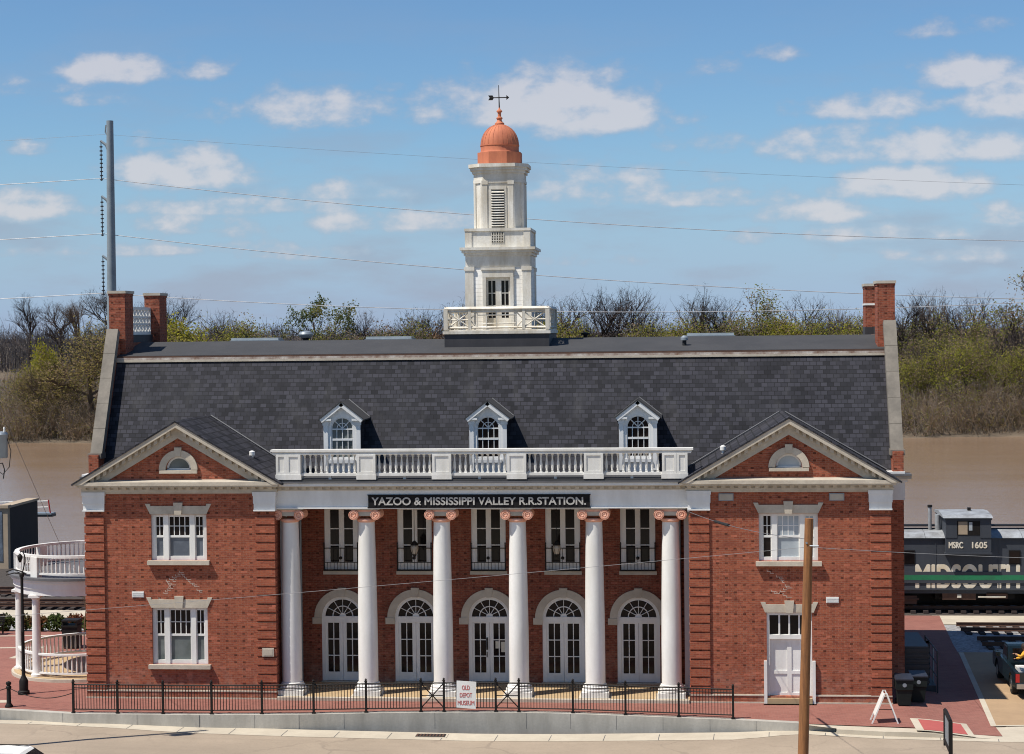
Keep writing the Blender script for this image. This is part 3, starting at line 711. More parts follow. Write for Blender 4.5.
m = MB().use('porch_tile').box(10.53, 12.15, -.1, .3, -.05, .2).use('pale_stone').box(10.38, 12.3, -.3, -.08, -.1, -.0); m.build('doorstep', sd)

# ---- portico: back wall with doors and tall windows
DX = 2.88; CXS = [DX*(i-2) for i in range(5)]
MY = 3.03
holes = []
for c in CXS:
    holes.append([(c-.82, .14), (c+.82, .14)]+arc(c, 2.63, .82, 0, 180, 20)); holes.append(rect(c-.67, c+.67, 4.45, 6.95))
m = MB().use('brick_shaded').holed(rect(-XI, XI, -.2, 8.2), holes, MY, .25); pw = m.build('portico_wall', ST)
for i, c in enumerate(CXS):
    F = MB().use('white_paint'); y0, y1 = MY+.03, MY+.2
    F.box(c-.82, c-.68, y0, y1, .14, 2.63); F.box(c+.68, c+.82, y0, y1, .14, 2.63); F.box(c-.68, c+.68, y0, y1, 2.44, 2.66)
    o_ = arc(c, 2.63, .82, 0, 180, 20); n_ = arc(c, 2.63, .69, 180, 0, 20)
    for k in range(20): F.prism([n_[20-k], o_[k], o_[k+1], n_[19-k]], y0, y1)
    d = F.build('arched_door', ST)
    F = MB().use('white_paint')
    for k in range(1, 6):
        a = radians(30*k); F.bar((c+.12*cos(a), y0+.07, 2.68+.12*sin(a)), (c+.70*cos(a), y0+.07, 2.64+.70*sin(a)), .021)
    ri = arc(c, 2.66, .375, 180, 0, 12); ro = arc(c, 2.66, .41, 0, 180, 12)
    for k in range(12): F.prism([ri[12-k], ro[k], ro[k+1], ri[11-k]], y0+.05, y0+.1)
    F.prism(arc(c, 2.66, .13, 0, 180, 8), y0+.045, y0+.1)
    F.use('glass_dark').prism(arc(c, 2.64, .70, 0, 180, 20), y0+.1, y0+.11)
    F.build('fanlight', d)
    for sgn in (-1, 1):
        F = MB().use('white_paint'); a, b = (c-.68, c-.005) if sgn < 0 else (c+.005, c+.68)
        ga, gb_ = (a+.09, b-.14) if sgn < 0 else (a+.14, b-.09)
        F.box(a, ga, y0+.04, y0+.1, .14, 2.44); F.box(gb_, b, y0+.04, y0+.1, .14, 2.44); F.box(ga, gb_, y0+.04, y0+.1, .14, .48); F.box(ga, gb_, y0+.04, y0+.1, 2.40, 2.44)
        xm = (ga+gb_)/2; F.box(xm-.017, xm+.017, y0+.045, y0+.09, .48, 2.40)
        for z in (1.12, 1.76): F.box(ga, gb_, y0+.046, y0+.09, z-.017, z+.017)
        F.use('glass_dark').box(ga, gb_, y0+.075, y0+.085, .48, 2.40)
        if i == 2:
            if sgn > 0: F.use('paper').box(c+.22, c+.40, y0+.062, y0+.07, 1.42, 1.70).box(c+.44, c+.60, y0+.062, y0+.07, 1.28, 1.68)
        F.build('door_leaf', d)
    if i == 2:
        F = MB().use('black_iron').box(c-.13, c-.07, y0-.03, y0+.04, 1.38, 1.85); F.tube([(c-.1, y0-.03, 1.3), (c-.1, y0-.06, 1.2), (c-.1, y0-.03, 1.1)], .02); F.build('door_handle', d)
    F = MB().use('stone'); o_ = arc(c, 2.63, 1.10, 0, 180, 22); n_ = arc(c, 2.63, .815, 180, 0, 22)
    for k in range(22): F.prism([n_[22-k], o_[k], o_[k+1], n_[21-k]], MY-.07, MY+.06)
    for sgn in (-1, 1): F.box(min(c+sgn*.815, c+sgn*1.17), max(c+sgn*.815, c+sgn*1.17), MY-.09, MY+.06, 2.38, 2.628)
    F.prism([(c-.10, 3.43), (c+.10, 3.43), (c+.16, 3.79), (c-.16, 3.79)], MY-.12, MY+.05)
    F.build('arch_surround', d)
    MB().use('stone').box(c-.84, c+.84, MY-.1, MY+.2, .10, .14).build('threshold', d)
    # tall casement above it, with its iron balconet
    F = MB().use('white_paint'); y0, y1 = MY+.05, MY+.2
    F.box(c-.67, c-.45, y0, y1, 4.45, 6.95); F.box(c+.45, c+.67, y0, y1, 4.45, 6.95); F.box(c-.1, c+.1, y0, y1, 4.45, 6.95); F.box(c-.45, c+.45, y0+.01, y1, 6.82, 6.95)
    for a, b in ((c-.45, c-.1), (c+.1, c+.45)):
        F.box(a, b, y0+.02, y1, 4.45, 4.78)
        for z in (5.44, 6.08): F.box(a, b, y0+.03, y1, z-.02, z+.02)
    w = F.build('casement_window', ST)
    MB().use('glass_dark').box(c-.45, c-.1, y0+.06, y0+.07, 4.78, 6.82).box(c+.1, c+.45, y0+.06, y0+.07, 4.78, 6.82).build('pane', w)
    MB().use('stone').box(c-.72, c+.72, MY-.08, MY+.2, 4.31, 4.448).build('sill', w)
    F = MB().use('black_iron'); yb = MY-.16
    for x in (c-.66, c+.66): F.box(x-.022, x+.022, yb-.02, yb+.02, 4.46, 5.5); F.box(x-.02, x+.02, yb, MY+.05, 5.30, 5.34); F.lathe([(.0, 0), (.035, .03), (0, .09)], x, yb, 8, 5.5); F.box(x-.02, x+.02, yb, MY+.05, 4.47, 4.5)
    F.box(c-.66, c+.66, yb-.015, yb+.015, 5.33, 5.365); F.box(c-.66, c+.66, yb-.015, yb+.015, 4.46, 4.52)
    for k in range(1, 10): x = c-.66+.132*k; F.box(x-.008, x+.008, yb-.008, yb+.008, 4.5, 4.80 if k % 2 else 5.33)
    F.box(c-.66, c+.66, yb-.01, yb+.01, 4.78, 4.805)
    F.lathe([(0, -.07), (.05, -.05), (.07, 0), (.05, .05), (0, .07)], c, yb-.03, 10, 4.97); F.box(c-.01, c+.01, yb-.012, yb+.012, 4.5, 5.34)
    F.build('balconet_railing', w)
# lit spots seen in the glazing: the warm lamp behind the middle fanlight and a light tube upstairs
# ---- porch floor, columns, entablature
m = MB().use('porch_tile').box(-XI+.02, XI-.02, .0, MY, -.1, .10).use('pale_stone').box(-XI+.05, XI-.05, -.18, .0, -.1, .115)
m.build('porch_floor', ST)
COLX = [-7.25, -4.34, -1.49, 1.36, 4.21, 7.04]; CY_ = .65
shaft = []
for k in range(13):
    t = k/12.; r = .37-.065*(max(0, t-.25)/.75)**1.4; shaft.append((r, .56+t*6.10))
cm = MB().use('bright_white'); cm.lathe([(.44, .36), (.47, .40), (.47, .46), (.43, .50), (.41, .52), (.42, .55), (.39, .57)]+shaft, 0, 0, 28)
cmesh = cm.mesh('column')
bm_ = MB().use('bright_white').box(-.50, .50, -.50, .50, .11, .30).lathe([(.47, .30), (.505, .325), (.505, .37), (.47, .40)], 0, 0, 28).use('pale_stone').box(-.60, .60, -.55, .55, -.02, .11)
bmesh_ = bm_.mesh('column_base')
def capital_mesh():
    m = MB().use('terracotta')
    m.lathe([(.30, 6.60), (.36, 6.66), (.36, 6.72), (.32, 6.75)], 0, 0, 24); m.use('stone').box(-.56, .56, -.42, .42, 7.09, 7.138)
    m.use('terracotta')
    m.box(-.43, .43, -.36, .36, 7.0, 7.09); m.use('stone').box(-.27, .27, -.37, .37, 6.86, 7.0); m.use('terracotta')
    for sx in (-1, 1):
        cx, cz = sx*.415, 6.90
        n = 24; vs = []
        # scroll drum along Y, pinched in the middle, its coil stepped into the face
        for y, r in ((-.43, .0), (-.45, .06), (-.42, .075), (-.415, .09), (-.45, .105), (-.45, .14), (-.425, .15), (-.425, .165), (-.45, .175), (-.44, .188), (-.37, .192), (-.15, .14), (0, .13), (.15, .14), (.37, .192), (.43, .18), (.43, 0)):
            vs += [(cx+r*cos(2*pi*k/n), y, cz+r*sin(2*pi*k/n)) for k in range(n)]
        fs = [(i*n+k, i*n+(k+1) % n, (i+1)*n+(k+1) % n, (i+1)*n+k) for i in range(16) for k in range(n)]
        m.add(vs, fs, True)
    return m.mesh('capital')
capm = capital_mesh()
for x in COLX:
    c = put('column', cmesh, ST, (x, CY_, 0)); put('column_base', bmesh_, c, (x, CY_, 0)); put('capital', capm, c, (x, CY_, 0))
for s in (-1, 1):        # square antae where the portico meets the wings
    m = MB().use('white_paint'); a, b = sorted((s*7.53, s*7.74)); m.box(a, b, 1.02, 1.35, .1, 7.14); a, b = sorted((s*7.48, s*7.75)); m.box(a, b, .98, 1.4, .0, .38); m.build('pilaster', ST)
    m = MB().use('galv_steel'); m.tube([(s*7.36, 2.9, .12), (s*7.36, 2.9, 7.2)], .055, 8); m.build('downspout', ST)
m = MB().use('white_paint'); X = 7.72
m.box(-X, X, .17, 1.07, 7.14, 7.19); m.box(-X, X, .25, 1.07, 7.19, 7.40); m.box(-X, X, .23, 1.07, 7.40, 7.62); m.box(-X, X, .20, 1.07, 7.62, 7.83)
m.box(-X, X, 1.07, MY-.002, 7.32, 7.40)
m.use('pale_stone').box(-X, X, .16, 1.07, 7.83, 7.87); m.box(-X, X, .18, 1.07, 7.87, 7.96)
x = -X+.1
while x < X-.2: m.box(x, x+.16, .10, .18, 7.875, 7.955); x += .31
m.box(-X, X, .06, 1.07, 7.96, 8.0)
m.use('white_paint').box(-X, X, -.02, 1.07, 8.0, 8.11)
ent = m.build('entablature', ST)
m = MB().use('gutter_grey').box(-7.42, 7.42, -.07, 1.07, 8.112, 8.18); m.use('bitumen').box(-7.42, 7.42, -.03, 3.6, 8.18, 8.25); m.build('portico_roof', ST)

# balustrade above the portico
BY = .16
m = MB().use('weathered_white'); m.box(-7.76, 7.84, BY-.16, BY+.16, 9.22, 9.29); m.box(-7.82, 7.90, BY-.21, BY+.21, 9.29, 9.37); m.box(-7.74, 7.82, BY-.18, BY+.18, 9.18, 9.22)
m.box(-6.8, 6.8, BY-.13, BY+.13, 8.38, 8.48)
PEDX = [-7.0, -4.21, -1.38, 1.41, 4.25, 7.05]
for k in range(5): c = (PEDX[k]+PEDX[k+1])/2; m.box(c-.05, c+.05, BY-.06, BY+.06, 8.25, 8.38)
bal = m.build('balustrade', ST)
def panelled(m, x0, x1, z0, z1, yf):
    m.box(x0, x1, yf, yf+.34, z0, z1); t = .09
    m.box(x0, x0+t, yf-.03, yf, z0, z1); m.box(x1-t, x1, yf-.03, yf, z0, z1); m.box(x0+t, x1-t, yf-.03, yf, z1-t*.8, z1); m.box(x0+t, x1-t, yf-.03, yf, z0, z0+t)
for i in range(6):
    x = PEDX[i]
    m = MB().use('weathered_white')
    if i in (0, 5):
        s = -1 if i == 0 else 1; o_ = 0 if s < 0 else .07
        k0, k1 = sorted((s*6.69+o_, s*7.22+o_)); panelled(m, k0, k1, 8.44, 9.18, BY-.17); k0, k1 = sorted((s*7.222+o_, s*7.62+o_)); panelled(m, k0, k1, 8.44, 9.18, BY-.165)
        k0, k1 = sorted((s*6.66+o_, s*7.64+o_)); m.box(k0, k1, BY-.22, BY+.22, 8.25, 8.44); k0, k1 = sorted((s*7.25+o_, s*7.60+o_)); m.box(k0, k1, BY+.22, 3.4, 8.3, 9.15)
    else:
        panelled(m, x-.35, x+.35, 8.44, 9.18, BY-.17); m.box(x-.37, x+.37, BY-.22, BY+.22, 8.25, 8.44)
    m.build('pedestal', bal)
bp = MB().use('weathered_white').box(-.05, .05, -.05, .05, 8.48, 8.53).box(-.05, .05, -.05, .05, 9.13, 9.18)
bp.lathe([(.03, 8.53), (.045, 8.56), (.035, 8.59), (.056, 8.68), (.06, 8.75), (.044, 8.87), (.028, 9.0), (.027, 9.06), (.04, 9.08), (.03, 9.13)], 0, 0, 10)
bpm = bp.mesh('baluster')
for k in range(5):
    a, b = PEDX[k]+(.36 if k else .34), PEDX[k+1]-(.36 if k < 4 else .34)
    n = 10
    for j in range(n): put('baluster', bpm, bal, (a+(b-a)*(j+.5)/n, BY, 0))

# ---- main block, roof, gables, chimneys
HX = 15.82
m = MB().use('brick')
for s in (-1, 1):
    a, b = sorted((s*15.01, s*15.42)); m.add([(a, MY, -.3), (b, MY, -.3), (b, MY, 8.2), (a, MY, 8.2)], [(0, 1, 2, 3)])
    prof = [(MY, -.3), (15.2, -.3), (15.2, 9.1), (14.7, 9.1), (12.55, 13.4), (5.68, 13.4), (3.50, 9.0), (3.03, 9.0)]
    x0, x1 = sorted((s*15.42, s*HX)); m.prismx(prof, x0, x1)
m.box(-HX, HX, 14.9, 15.2, -.3, 9.0)
mw = m.build('main_wall', ST)
for s in (-1, 1):
    m = MB().use('white_paint'); a, b = sorted((s*15.03, s*15.86)); m.box(a, b, MY-.06, 3.4, 7.16, 7.85); a, b = sorted((s*15.03, s*15.95)); m.box(a, b, MY-.12, 3.4, 7.85, 7.98)
    a, b = sorted((s*15.03, s*16.08)); m.use('pale_stone').box(a, b, MY-.3, 3.5, 7.98, 8.08); m.use('gutter_grey').box(a, b-.0, MY-.34, 3.5, 8.082, 8.16); m.use('white_paint').box(a, b-.22 if s > 0 else b, MY-.08, 3.6, 8.162, 8.24)
    m.build('frieze_block', mw)
    # stone coping up the gable
    m = MB().use('coping_stone'); x0, x1 = sorted((s*15.38, s*15.86))
    L = [(3.42, 9.15), (5.72, 13.98), (5.72, 13.40), (3.68, 8.95)]
    P, Q = Vector((0, 3.36, 9.02)), Vector((0, 5.72, 13.98)); d = (Q-P)/5
    for k in range(5):
        a, b = P+d*k, P+d*(k+1)-d.normalized()*.012; nrm = Vector((0, d.z, -d.y)).normalized()*.30
        m.prismx([(a.y, a.z), (b.y, b.z), (b.y+nrm.y, b.z+nrm.z), (a.y+nrm.y, a.z+nrm.z)], x0, x1)
    m.box(x0-.03, x1+.03, 3.16, 3.75, 8.84, 9.06)
    m.build('coping', mw); m = MB().use('coping_stone')
    P, Q = Vector((0, 14.85, 9.02)), Vector((0, 12.5, 13.98)); d = Q-P; nrm = Vector((0, -d.z, d.y)).normalized()*.3
    m.prismx([(P.y, P.z), (P.y+nrm.y, P.z+nrm.z), (Q.y+nrm.y, Q.z+nrm.z), (Q.y, Q.z)], x0, x1)
    m.build('coping', mw)
    for yc in (6.07, 11.06):
        a, b = sorted((s*15.19, s*15.86)); z0_ = 12.2
        m = MB().use('brick_chimney').box(a, b, yc, yc+1.12, z0_, 15.40); ch = m.build('chimney', ST)
        m = MB().use('brick_chimney').box(a-.02, b+.02, yc-.02, yc+1.14, 15.33, 15.42).use('stone').box(a-.05, b+.05, yc-.05, yc+1.17, 15.42, 15.53); m.build('chimney_cap', ch)
        if s > 0 and yc > 10:
            m = MB().use('bright_white').box(a-.03, b+.03, yc-.03, yc+1.15, 14.62, 14.70).use('black_curb').box(a-.02, b+.02, yc-.02, yc+1.14, 12.9, 13.7); m.build('chimney_flashing', ch)
    # pierced panel between the two stacks over a low parapet
    m = MB().use('black_curb'); a, b = sorted((s*15.52, s*15.78)); m.box(a, b, 7.19, 11.06, 12.6, 13.72)
    m.use('bright_white'); a, b = sorted((s*15.58, s*15.70)); m.box(a, b, 7.19, 11.06, 13.72, 13.86); m.box(a, b, 7.19, 11.06, 14.78, 14.9)
    for k in range(9): y = 7.25+k*.475; m.box(a, b, y-.045, y+.045, 13.86, 14.78)
    for j in (14.17, 14.47): m.box(a+.01, b-.01, 7.19, 11.06, j-.045, j+.045)
    for k in range(8):
        y = 7.25+k*.475
        for z in (13.86, 14.17, 14.47): m.bar(((a+b)/2, y, z), ((a+b)/2, y+.475, z+.31), .05); m.bar(((a+b)/2, y+.475, z), ((a+b)/2, y, z+.31), .05)
    m.build('lattice_panel', ST)
XR = 15.43
m = MB().use('shingle')
m.add([(-XR, 3.52, 8.20), (XR, 3.52, 8.20), (XR, 5.62, 12.62), (-XR, 5.62, 12.62)], [(0, 1, 2, 3)])
m.add([(-XR, 14.65, 8.20), (XR, 14.65, 8.20), (XR, 12.58, 12.62), (-XR, 12.58, 12.62)], [(3, 2, 1, 0)])
mr = m.build('main_roof', ST)
m = MB().use('bitumen'); m.prismx([(5.66, 12.86), (9.1, 13.40), (12.55, 12.86), (12.55, 12.70), (5.66, 12.70)], -XR, XR); m.build('flat_deck', mr)
m = MB().use('trim_rust').box(-XR+.01, XR-.01, 5.555, 5.66, 12.64, 12.78); m.use('pale_stone').box(-XR+.01, XR-.01, 5.545, 5.60, 12.60, 12.69); m.use('rust_steel').box(-XR+.01, XR-.01, 5.57, 5.655, 12.78, 12.845); m.build('deck_edge_trim', mr)
for x, y, w, name in ((-11.1, 12.0, 2.2, 1), (-5.2, 12.1, 2.1, 1), (8.7, 12.1, 2.1, 1)):
    m = MB().use('galv_steel').box(x-w/2, x+w/2, y-.5, y+.5, 12.8, 13.42).use('glass_curtain').box(x-w/2+.05, x+w/2-.05, y-.45, y+.45, 13.42, 13.52); m.build('skylight', mr)
m = MB().use('black_iron').lathe([(.13, 0), (.13, .35), (.2, .4)], -8.55, 10.2, 12, 13.1).use('galv_steel').lathe([(.2, .4), (.30, .48), (.32, .56), (.26, .66), (0, .72)], -8.55, 10.2, 14, 13.1); m.build('roof_vent', mr)
m = MB().use('rubber').lathe([(.09, 0), (.08, .35)], 7.6, 6.9, 10, 12.9).use('galv_steel').lathe([(.08, .35), (.15, .36), (.15, .47), (.05, .55)], 7.6, 6.9, 10, 12.9); m.build('roof_vent', mr)
m = MB().use('black_iron').lathe([(.09, 0), (.09, .3), (.2, .32), (.2, .38), (0, .42)], 3.45, 10.0, 10, 13.2); m.build('roof_vent', mr)

# dormers
for c in (-5.735, .0, 5.80):
    zf = 3.36; hw = .73
    m = MB().use('white_paint')
    sp = 9.97; win = [(c-.44, 8.75), (c+.44, 8.75)]+arc(c, sp, .44, 0, 180, 14)
    m.holed([(c-hw, 8.25), (c+hw, 8.25), (c+hw, 10.32), (c, 10.84), (c-hw, 10.32)], [win], zf, .12)
    for s in (-1, 1):
        a, b = sorted((c+s*hw, c+s*(hw-.17))); m.box(a, b, zf-.05, zf, 8.3, 10.1); a, b = sorted((c+s*(hw+.03), c+s*(hw-.21))); m.box(a, b, zf-.07, zf, 10.1, 10.28)
        a, b = sorted((c+s*(hw+.10), c+s*(hw-.32))); m.box(a, b, zf-.16, zf, 10.28, 10.36)
    for d in (-1, 1):
        A = (c+d*.86, 10.33); B = (c, 11.0)
        if d < 0: m.slab(A, B, -.15, 0, zf-.17, zf+.1)
        else: m.slab(B, A, -.15, 0, zf-.17, zf+.1)
    m.box(c-.52, c+.52, zf-.12, zf+.05, 8.62, 8.75)
    dm = m.build('dormer', ST)
    def ym2(z): return 5.62-(12.62-z)/2.1047
    m = MB().use('shingle')
    for s in (-1, 1):
        x = c+s*(hw-.01); m.add([(x, zf+.02, 8.25), (x, zf+.02, 10.33), (x, ym2(10.33)+.1, 10.33), (x, ym2(8.25)+.05, 8.25)], [(0, 1, 2, 3)])
    m.build('dormer_cheek', dm)
    m = MB().use('bitumen')
    for d in (-1, 1):
        e = c+d*.92; P = [(c, zf-.2, 11.06), (e, zf-.2, 10.34), (e, ym2(10.34)+.2, 10.34), (c, ym2(11.06)+.2, 11.06)]; Q = [(x, y, z-.05) for x, y, z in P]
        m.add(P+Q, [(0, 1, 2, 3), (7, 6, 5, 4), (0, 4, 5, 1), (1, 5, 6, 2), (2, 6, 7, 3), (3, 7, 4, 0)])
    m.use('gutter_grey')
    m.tube([(c+.02, ym2(11.02)-.04, 11.06), (c+.9, ym2(10.36)-.04, 10.38)], .03, 5)
    m.build('dormer_roof', dm)
    m = MB().use('white_paint'); y0 = zf+.04
    m.box(c-.44, c-.40, y0, y0+.06, 8.75, sp); m.box(c+.40, c+.44, y0, y0+.06, 8.75, sp); m.box(c-.4, c+.4, y0-.01, y0+.06, 9.50, 9.58); m.box(c-.4, c+.4, y0+.002, y0+.05, sp-.05, sp-.0); m.box(c-.4, c+.4, y0-.01, y0+.06, 8.75, 8.85)
    for k in (1, 2, 3): x = c-.44+.22*k; m.box(x-.014, x+.014, y0+.005, y0+.05, 8.8, sp-.04)
    o_ = arc(c, sp, .44, 0, 180, 14); n_ = arc(c, sp, .40, 180, 0, 14)
    for k in range(14): m.prism([n_[14-k], o_[k], o_[k+1], n_[13-k]], y0, y0+.06)
    for a in (45, 90, 135): m.bar((c, y0+.03, sp), (c+.42*cos(radians(a)), y0+.03, sp+.42*sin(radians(a))), .03)
    n_ = arc(c, sp, .20, 180, 0, 10); o_ = arc(c, sp, .225, 0, 180, 10)
    for k in range(10): m.prism([n_[10-k], o_[k], o_[k+1], n_[9-k]], y0+.012, y0+.05)
    m.build('sash', dm)
    gm = 'glass_veil' if c < -3 else 'glass_dark'
    MB().use(gm).prism([(c-.42, 8.78), (c+.42, 8.78)]+arc(c, sp, .42, 0, 180, 14), y0+.055, y0+.065).build('pane', dm)

# ---- cupola
TY = 9.12
cu = MB().use('black_curb').box(-2.14, 2.14, TY-2.13, TY+2.13, 12.75, 13.60); cu = cu.build('cupola', ST)
m = MB().use('tower_white').box(-2.2, 2.2, TY-2.19, TY+2.19, 13.60, 13.72).box(-2.14, 2.14, TY-2.13, TY+2.13, 13.72, 13.78); m.build('balcony_floor', cu)
m = MB().use('tower_white'); R_ = 2.08
for (ax, ay), (bx, by) in (((-R_, -R_), (R_, -R_)), ((R_, -R_), (R_, R_)), ((R_, R_), (-R_, R_)), ((-R_, R_), (-R_, -R_))):
    def P3(t, z): return (ax+(bx-ax)*t, TY+ay+(by-ay)*t, z)
    for t in (0, .235, .765): x, y, _ = P3(t, 0); w = .085 if t == 0 else .06; m.box(x-w, x+w, y-w, y+w, 13.78, 14.60)
    m.bar(P3(-.012, 14.62), P3(1.012, 14.62), .13); m.bar(P3(0, 13.86), P3(1, 13.86), .07); m.bar(P3(0, 14.50), P3(1, 14.50), .05)
    for t0, t1 in ((.02, .235), (.765, .98)):
        tm = (t0+t1)/2; m.bar(P3(t0, 13.86), P3(t1, 14.5), .04); m.bar(P3(t0, 14.5), P3(t1, 13.86), .04); m.bar(P3(tm, 13.86), P3(tm, 14.5), .035); m.bar(P3(t0, 14.18), P3(t1, 14.18), .035)
    for a, b in (((.235, 14.18), (.31, 14.5)), ((.235, 14.18), (.31, 13.86)), ((.31, 14.36), (.69, 14.36)), ((.31, 14.02), (.69, 14.02)), ((.69, 14.5), (.765, 14.18)), ((.69, 13.86), (.765, 14.18)), ((.5, 13.86), (.5, 14.5)), ((.31, 13.86), (.31, 14.5)), ((.69, 13.86), (.69, 14.5)), ((.40, 13.86), (.40, 14.36))):
        m.bar(P3(*a), P3(*b), .036)
m.build('balcony_railing', cu)
hb = 1.31
m = MB().use('clapboard')
m.holed(rect(-hb, hb, 13.7, 16.5), [rect(-.50, .50, 13.8, 15.90)], TY-hb, .2, 'tower_white')
for (x, yy0, yy1) in ((-hb, TY-hb, TY+hb), (hb, TY-hb, TY+hb)): m.add([(x, yy0, 13.7), (x, yy1, 13.7), (x, yy1, 16.5), (x, yy0, 16.5)], [(0, 1, 2, 3)])
m.add([(-hb, TY+hb, 13.7), (hb, TY+hb, 13.7), (hb, TY+hb, 16.5), (-hb, TY+hb, 16.5)], [(3, 2, 1, 0)])
ls = m.build('lower_stage', cu)
for sx in (-1, 1):
    for sy in (-1, 1):
        m = MB().use('tower_white')
        x0, x1 = sorted((sx*(hb+.05), sx*(hb-.30))); y0, y1 = sorted((TY+sy*(hb+.05), TY+sy*(hb-.3))); m.box(x0, x1, y0, y1, 13.72, 16.2); x0, x1 = sorted((sx*(hb+.08), sx*(hb-.34))); y0, y1 = sorted((TY+sy*(hb+.08), TY+sy*(hb-.34))); m.box(x0, x1, y0, y1, 16.2, 16.36)
        m.build('corner_pilaster', cu)
m = MB().use('tower_white')
def ring(m, r, z0, z1): m.box(-r, r, TY-r, TY+r, z0, z1)
ring(m, hb+.03, 16.36, 16.82); ring(m, hb+.09, 16.82, 16.93); ring(m, hb+.17, 16.93, 17.04); ring(m, hb+.24, 17.04, 17.15); m.build('cornice', cu)
m = MB().use('tower_white'); ring(m, hb, 17.15, 17.82); ring(m, hb+.06, 17.82, 17.93)
for sx in (-1, 1):
    for sy in (-1, 1): x0, x1 = sorted((sx*(hb+.04), sx*(hb-.24))); y0, y1 = sorted((TY+sy*(hb+.04), TY+sy*(hb-.24))); m.box(x0, x1, y0, y1, 17.152, 17.818)
for k in range(8): x = -.25+.07*k; m.use('black_iron').box(-.26, .26, TY-hb-.012, TY-hb+.01, 17.35, 17.76) if k == 0 else None; m.use('tower_white').box(x-.008, x+.022, TY-hb-.03, TY-hb-.0, 17.35, 17.76)
for z in (17.42, 17.53, 17.64): m.box(-.26, .26, TY-hb-.032, TY-hb, z-.014, z+.014)
m.build('parapet', cu)
m = MB().use('tower_white'); yf = TY-hb
for a, b in ((-.64, -.50), (.50, .64)): m.box(a, b, yf-.07, yf+.02, 13.78, 16.1)
m.box(-.64, .64, yf-.072, yf+.02, 15.92, 16.22); m.box(-.70, .70, yf-.11, yf+.02, 16.22, 16.32)
wn = m.build('casement_window', cu)
m = MB().use('tower_white'); y0 = yf+.1
for a, b in ((-.5, -.42), (-.12, .12), (.42, .5)): m.box(a, b, y0, y0+.06, 13.8, 15.9)
m.box(-.42, .42, y0+.002, y0+.06, 15.78, 15.9)
for a, b in ((-.42, -.12), (.12, .42)):
    m.box(a, b, y0+.003, y0+.06, 13.8, 14.25); xm = (a+b)/2; m.box(xm-.015, xm+.015, y0+.01, y0+.05, 14.25, 15.78)
    for z in (14.76, 15.27): m.box(a, b, y0+.011, y0+.05, z-.015, z+.015)
m.use('glass_dark').box(-.42, .42, y0+.045, y0+.055, 14.25, 15.78)
m.build('window_sash', cu)
def octa(h, fr): return [(-fr, -h), (fr, -h), (h, -fr), (h, fr), (fr, h), (-fr, h), (-h, fr), (-h, -fr)]
def oc(m, h, fr, z0, z1): return m.prismz([(x, TY+y) for x, y in octa(h, fr)], z0, z1)
m = MB().use('tower_white'); oc(m, 1.02, .60, 17.9, 20.0)
for x in (-.54, .54): m.box(x-.10, x+.10, TY-1.06, TY-1.0, 17.95, 19.75); m.box(x-.13, x+.13, TY-1.08, TY-1.0, 19.75, 19.9)
m.box(-.36, -.27, TY-1.05, TY-1.0, 17.95, 19.62); m.box(.27, .36, TY-1.05, TY-1.0, 17.95, 19.62); m.box(-.36, .36, TY-1.052, TY-1.0, 19.55, 19.68)
for sx in (-1, 1):
    for sy in (-1, 1):
        for t in (.12, .88):
            x = sx*(.6+.42*t); y = sy*(1.02-.42*t); m.tube([(x*1.01, TY+y*1.01, 17.95), (x*1.01, TY+y*1.01, 19.8)], .07, 6, smooth=False)
oc(m, 1.06, .63, 19.82, 19.95); oc(m, 1.04, .62, 19.95, 20.22); oc(m, 1.10, .66, 20.22, 20.34); oc(m, 1.18, .70, 20.34, 20.46); oc(m, 1.24, .74, 20.46, 20.60)
us = m.build('upper_stage', cu)
m = MB().use('black_iron').box(-.26, .26, TY-1.035, TY-1.02, 17.98, 19.5).use('tower_white')
for k in range(14):
    z = 18.02+k*.106; m.prismx([(TY-1.085, z), (TY-1.03, z+.045), (TY-1.03, z+.07), (TY-1.085, z+.028)], -.265, .265)
m.build('louver', cu)
m = MB().use('copper_paint')
m.prismz([(.97*cos(radians(22.5+45*k)), TY+.97*sin(radians(22.5+45*k))) for k in range(8)], 20.6, 21.12)
m.lathe([(.84, 21.12), (.82, 21.16), (.80, 21.2), (.80, 21.38), (.82, 21.40), (.82, 21.44)]+[(.80*cos(a*pi/2/12), 21.44+.88*sin(a*pi/2/12)) for a in range(0, 12)]+[(.06, 22.33)], 0, TY, 36)
for k in range(24):
    a = 2*pi*k/24; m.tube([(.805*cos(b*pi/2/9)*cos(a), TY+.805*cos(b*pi/2/9)*sin(a), 21.44+.885*sin(b*pi/2/9)) for b in range(0, 9)], .006, 4)
m.build('dome', cu)
m = MB().use('copper_paint').lathe([(.2, 22.3), (.2, 22.36), (.13, 22.42), (.09, 22.5), (.13, 22.55), (.13, 22.59), (.07, 22.64), (.07, 22.8), (.12, 22.84), (.12, 22.88), (.04, 22.95), (.02, 23.05)], 0, TY, 14); m.build('finial', cu)
m = MB().use('black_iron').tube([(0, TY, 22.95), (-.02, TY, 23.95)], .03, 6, .012); m.tube([(-.40, TY, 23.43), (.36, TY, 23.43)], .022, 5)
m.prism([(.30, 23.33), (.42, 23.43), (.30, 23.53)], TY-.015, TY+.015); m.prism([(-.46, 23.33), (-.28, 23.33), (-.22, 23.43), (-.28, 23.53), (-.46, 23.53), (-.40, 23.43)], TY-.015, TY+.015)
m.lathe([(0, -.05), (.05, 0), (0, .05)], -.01, TY, 8, 23.43); m.build('weathervane', cu)

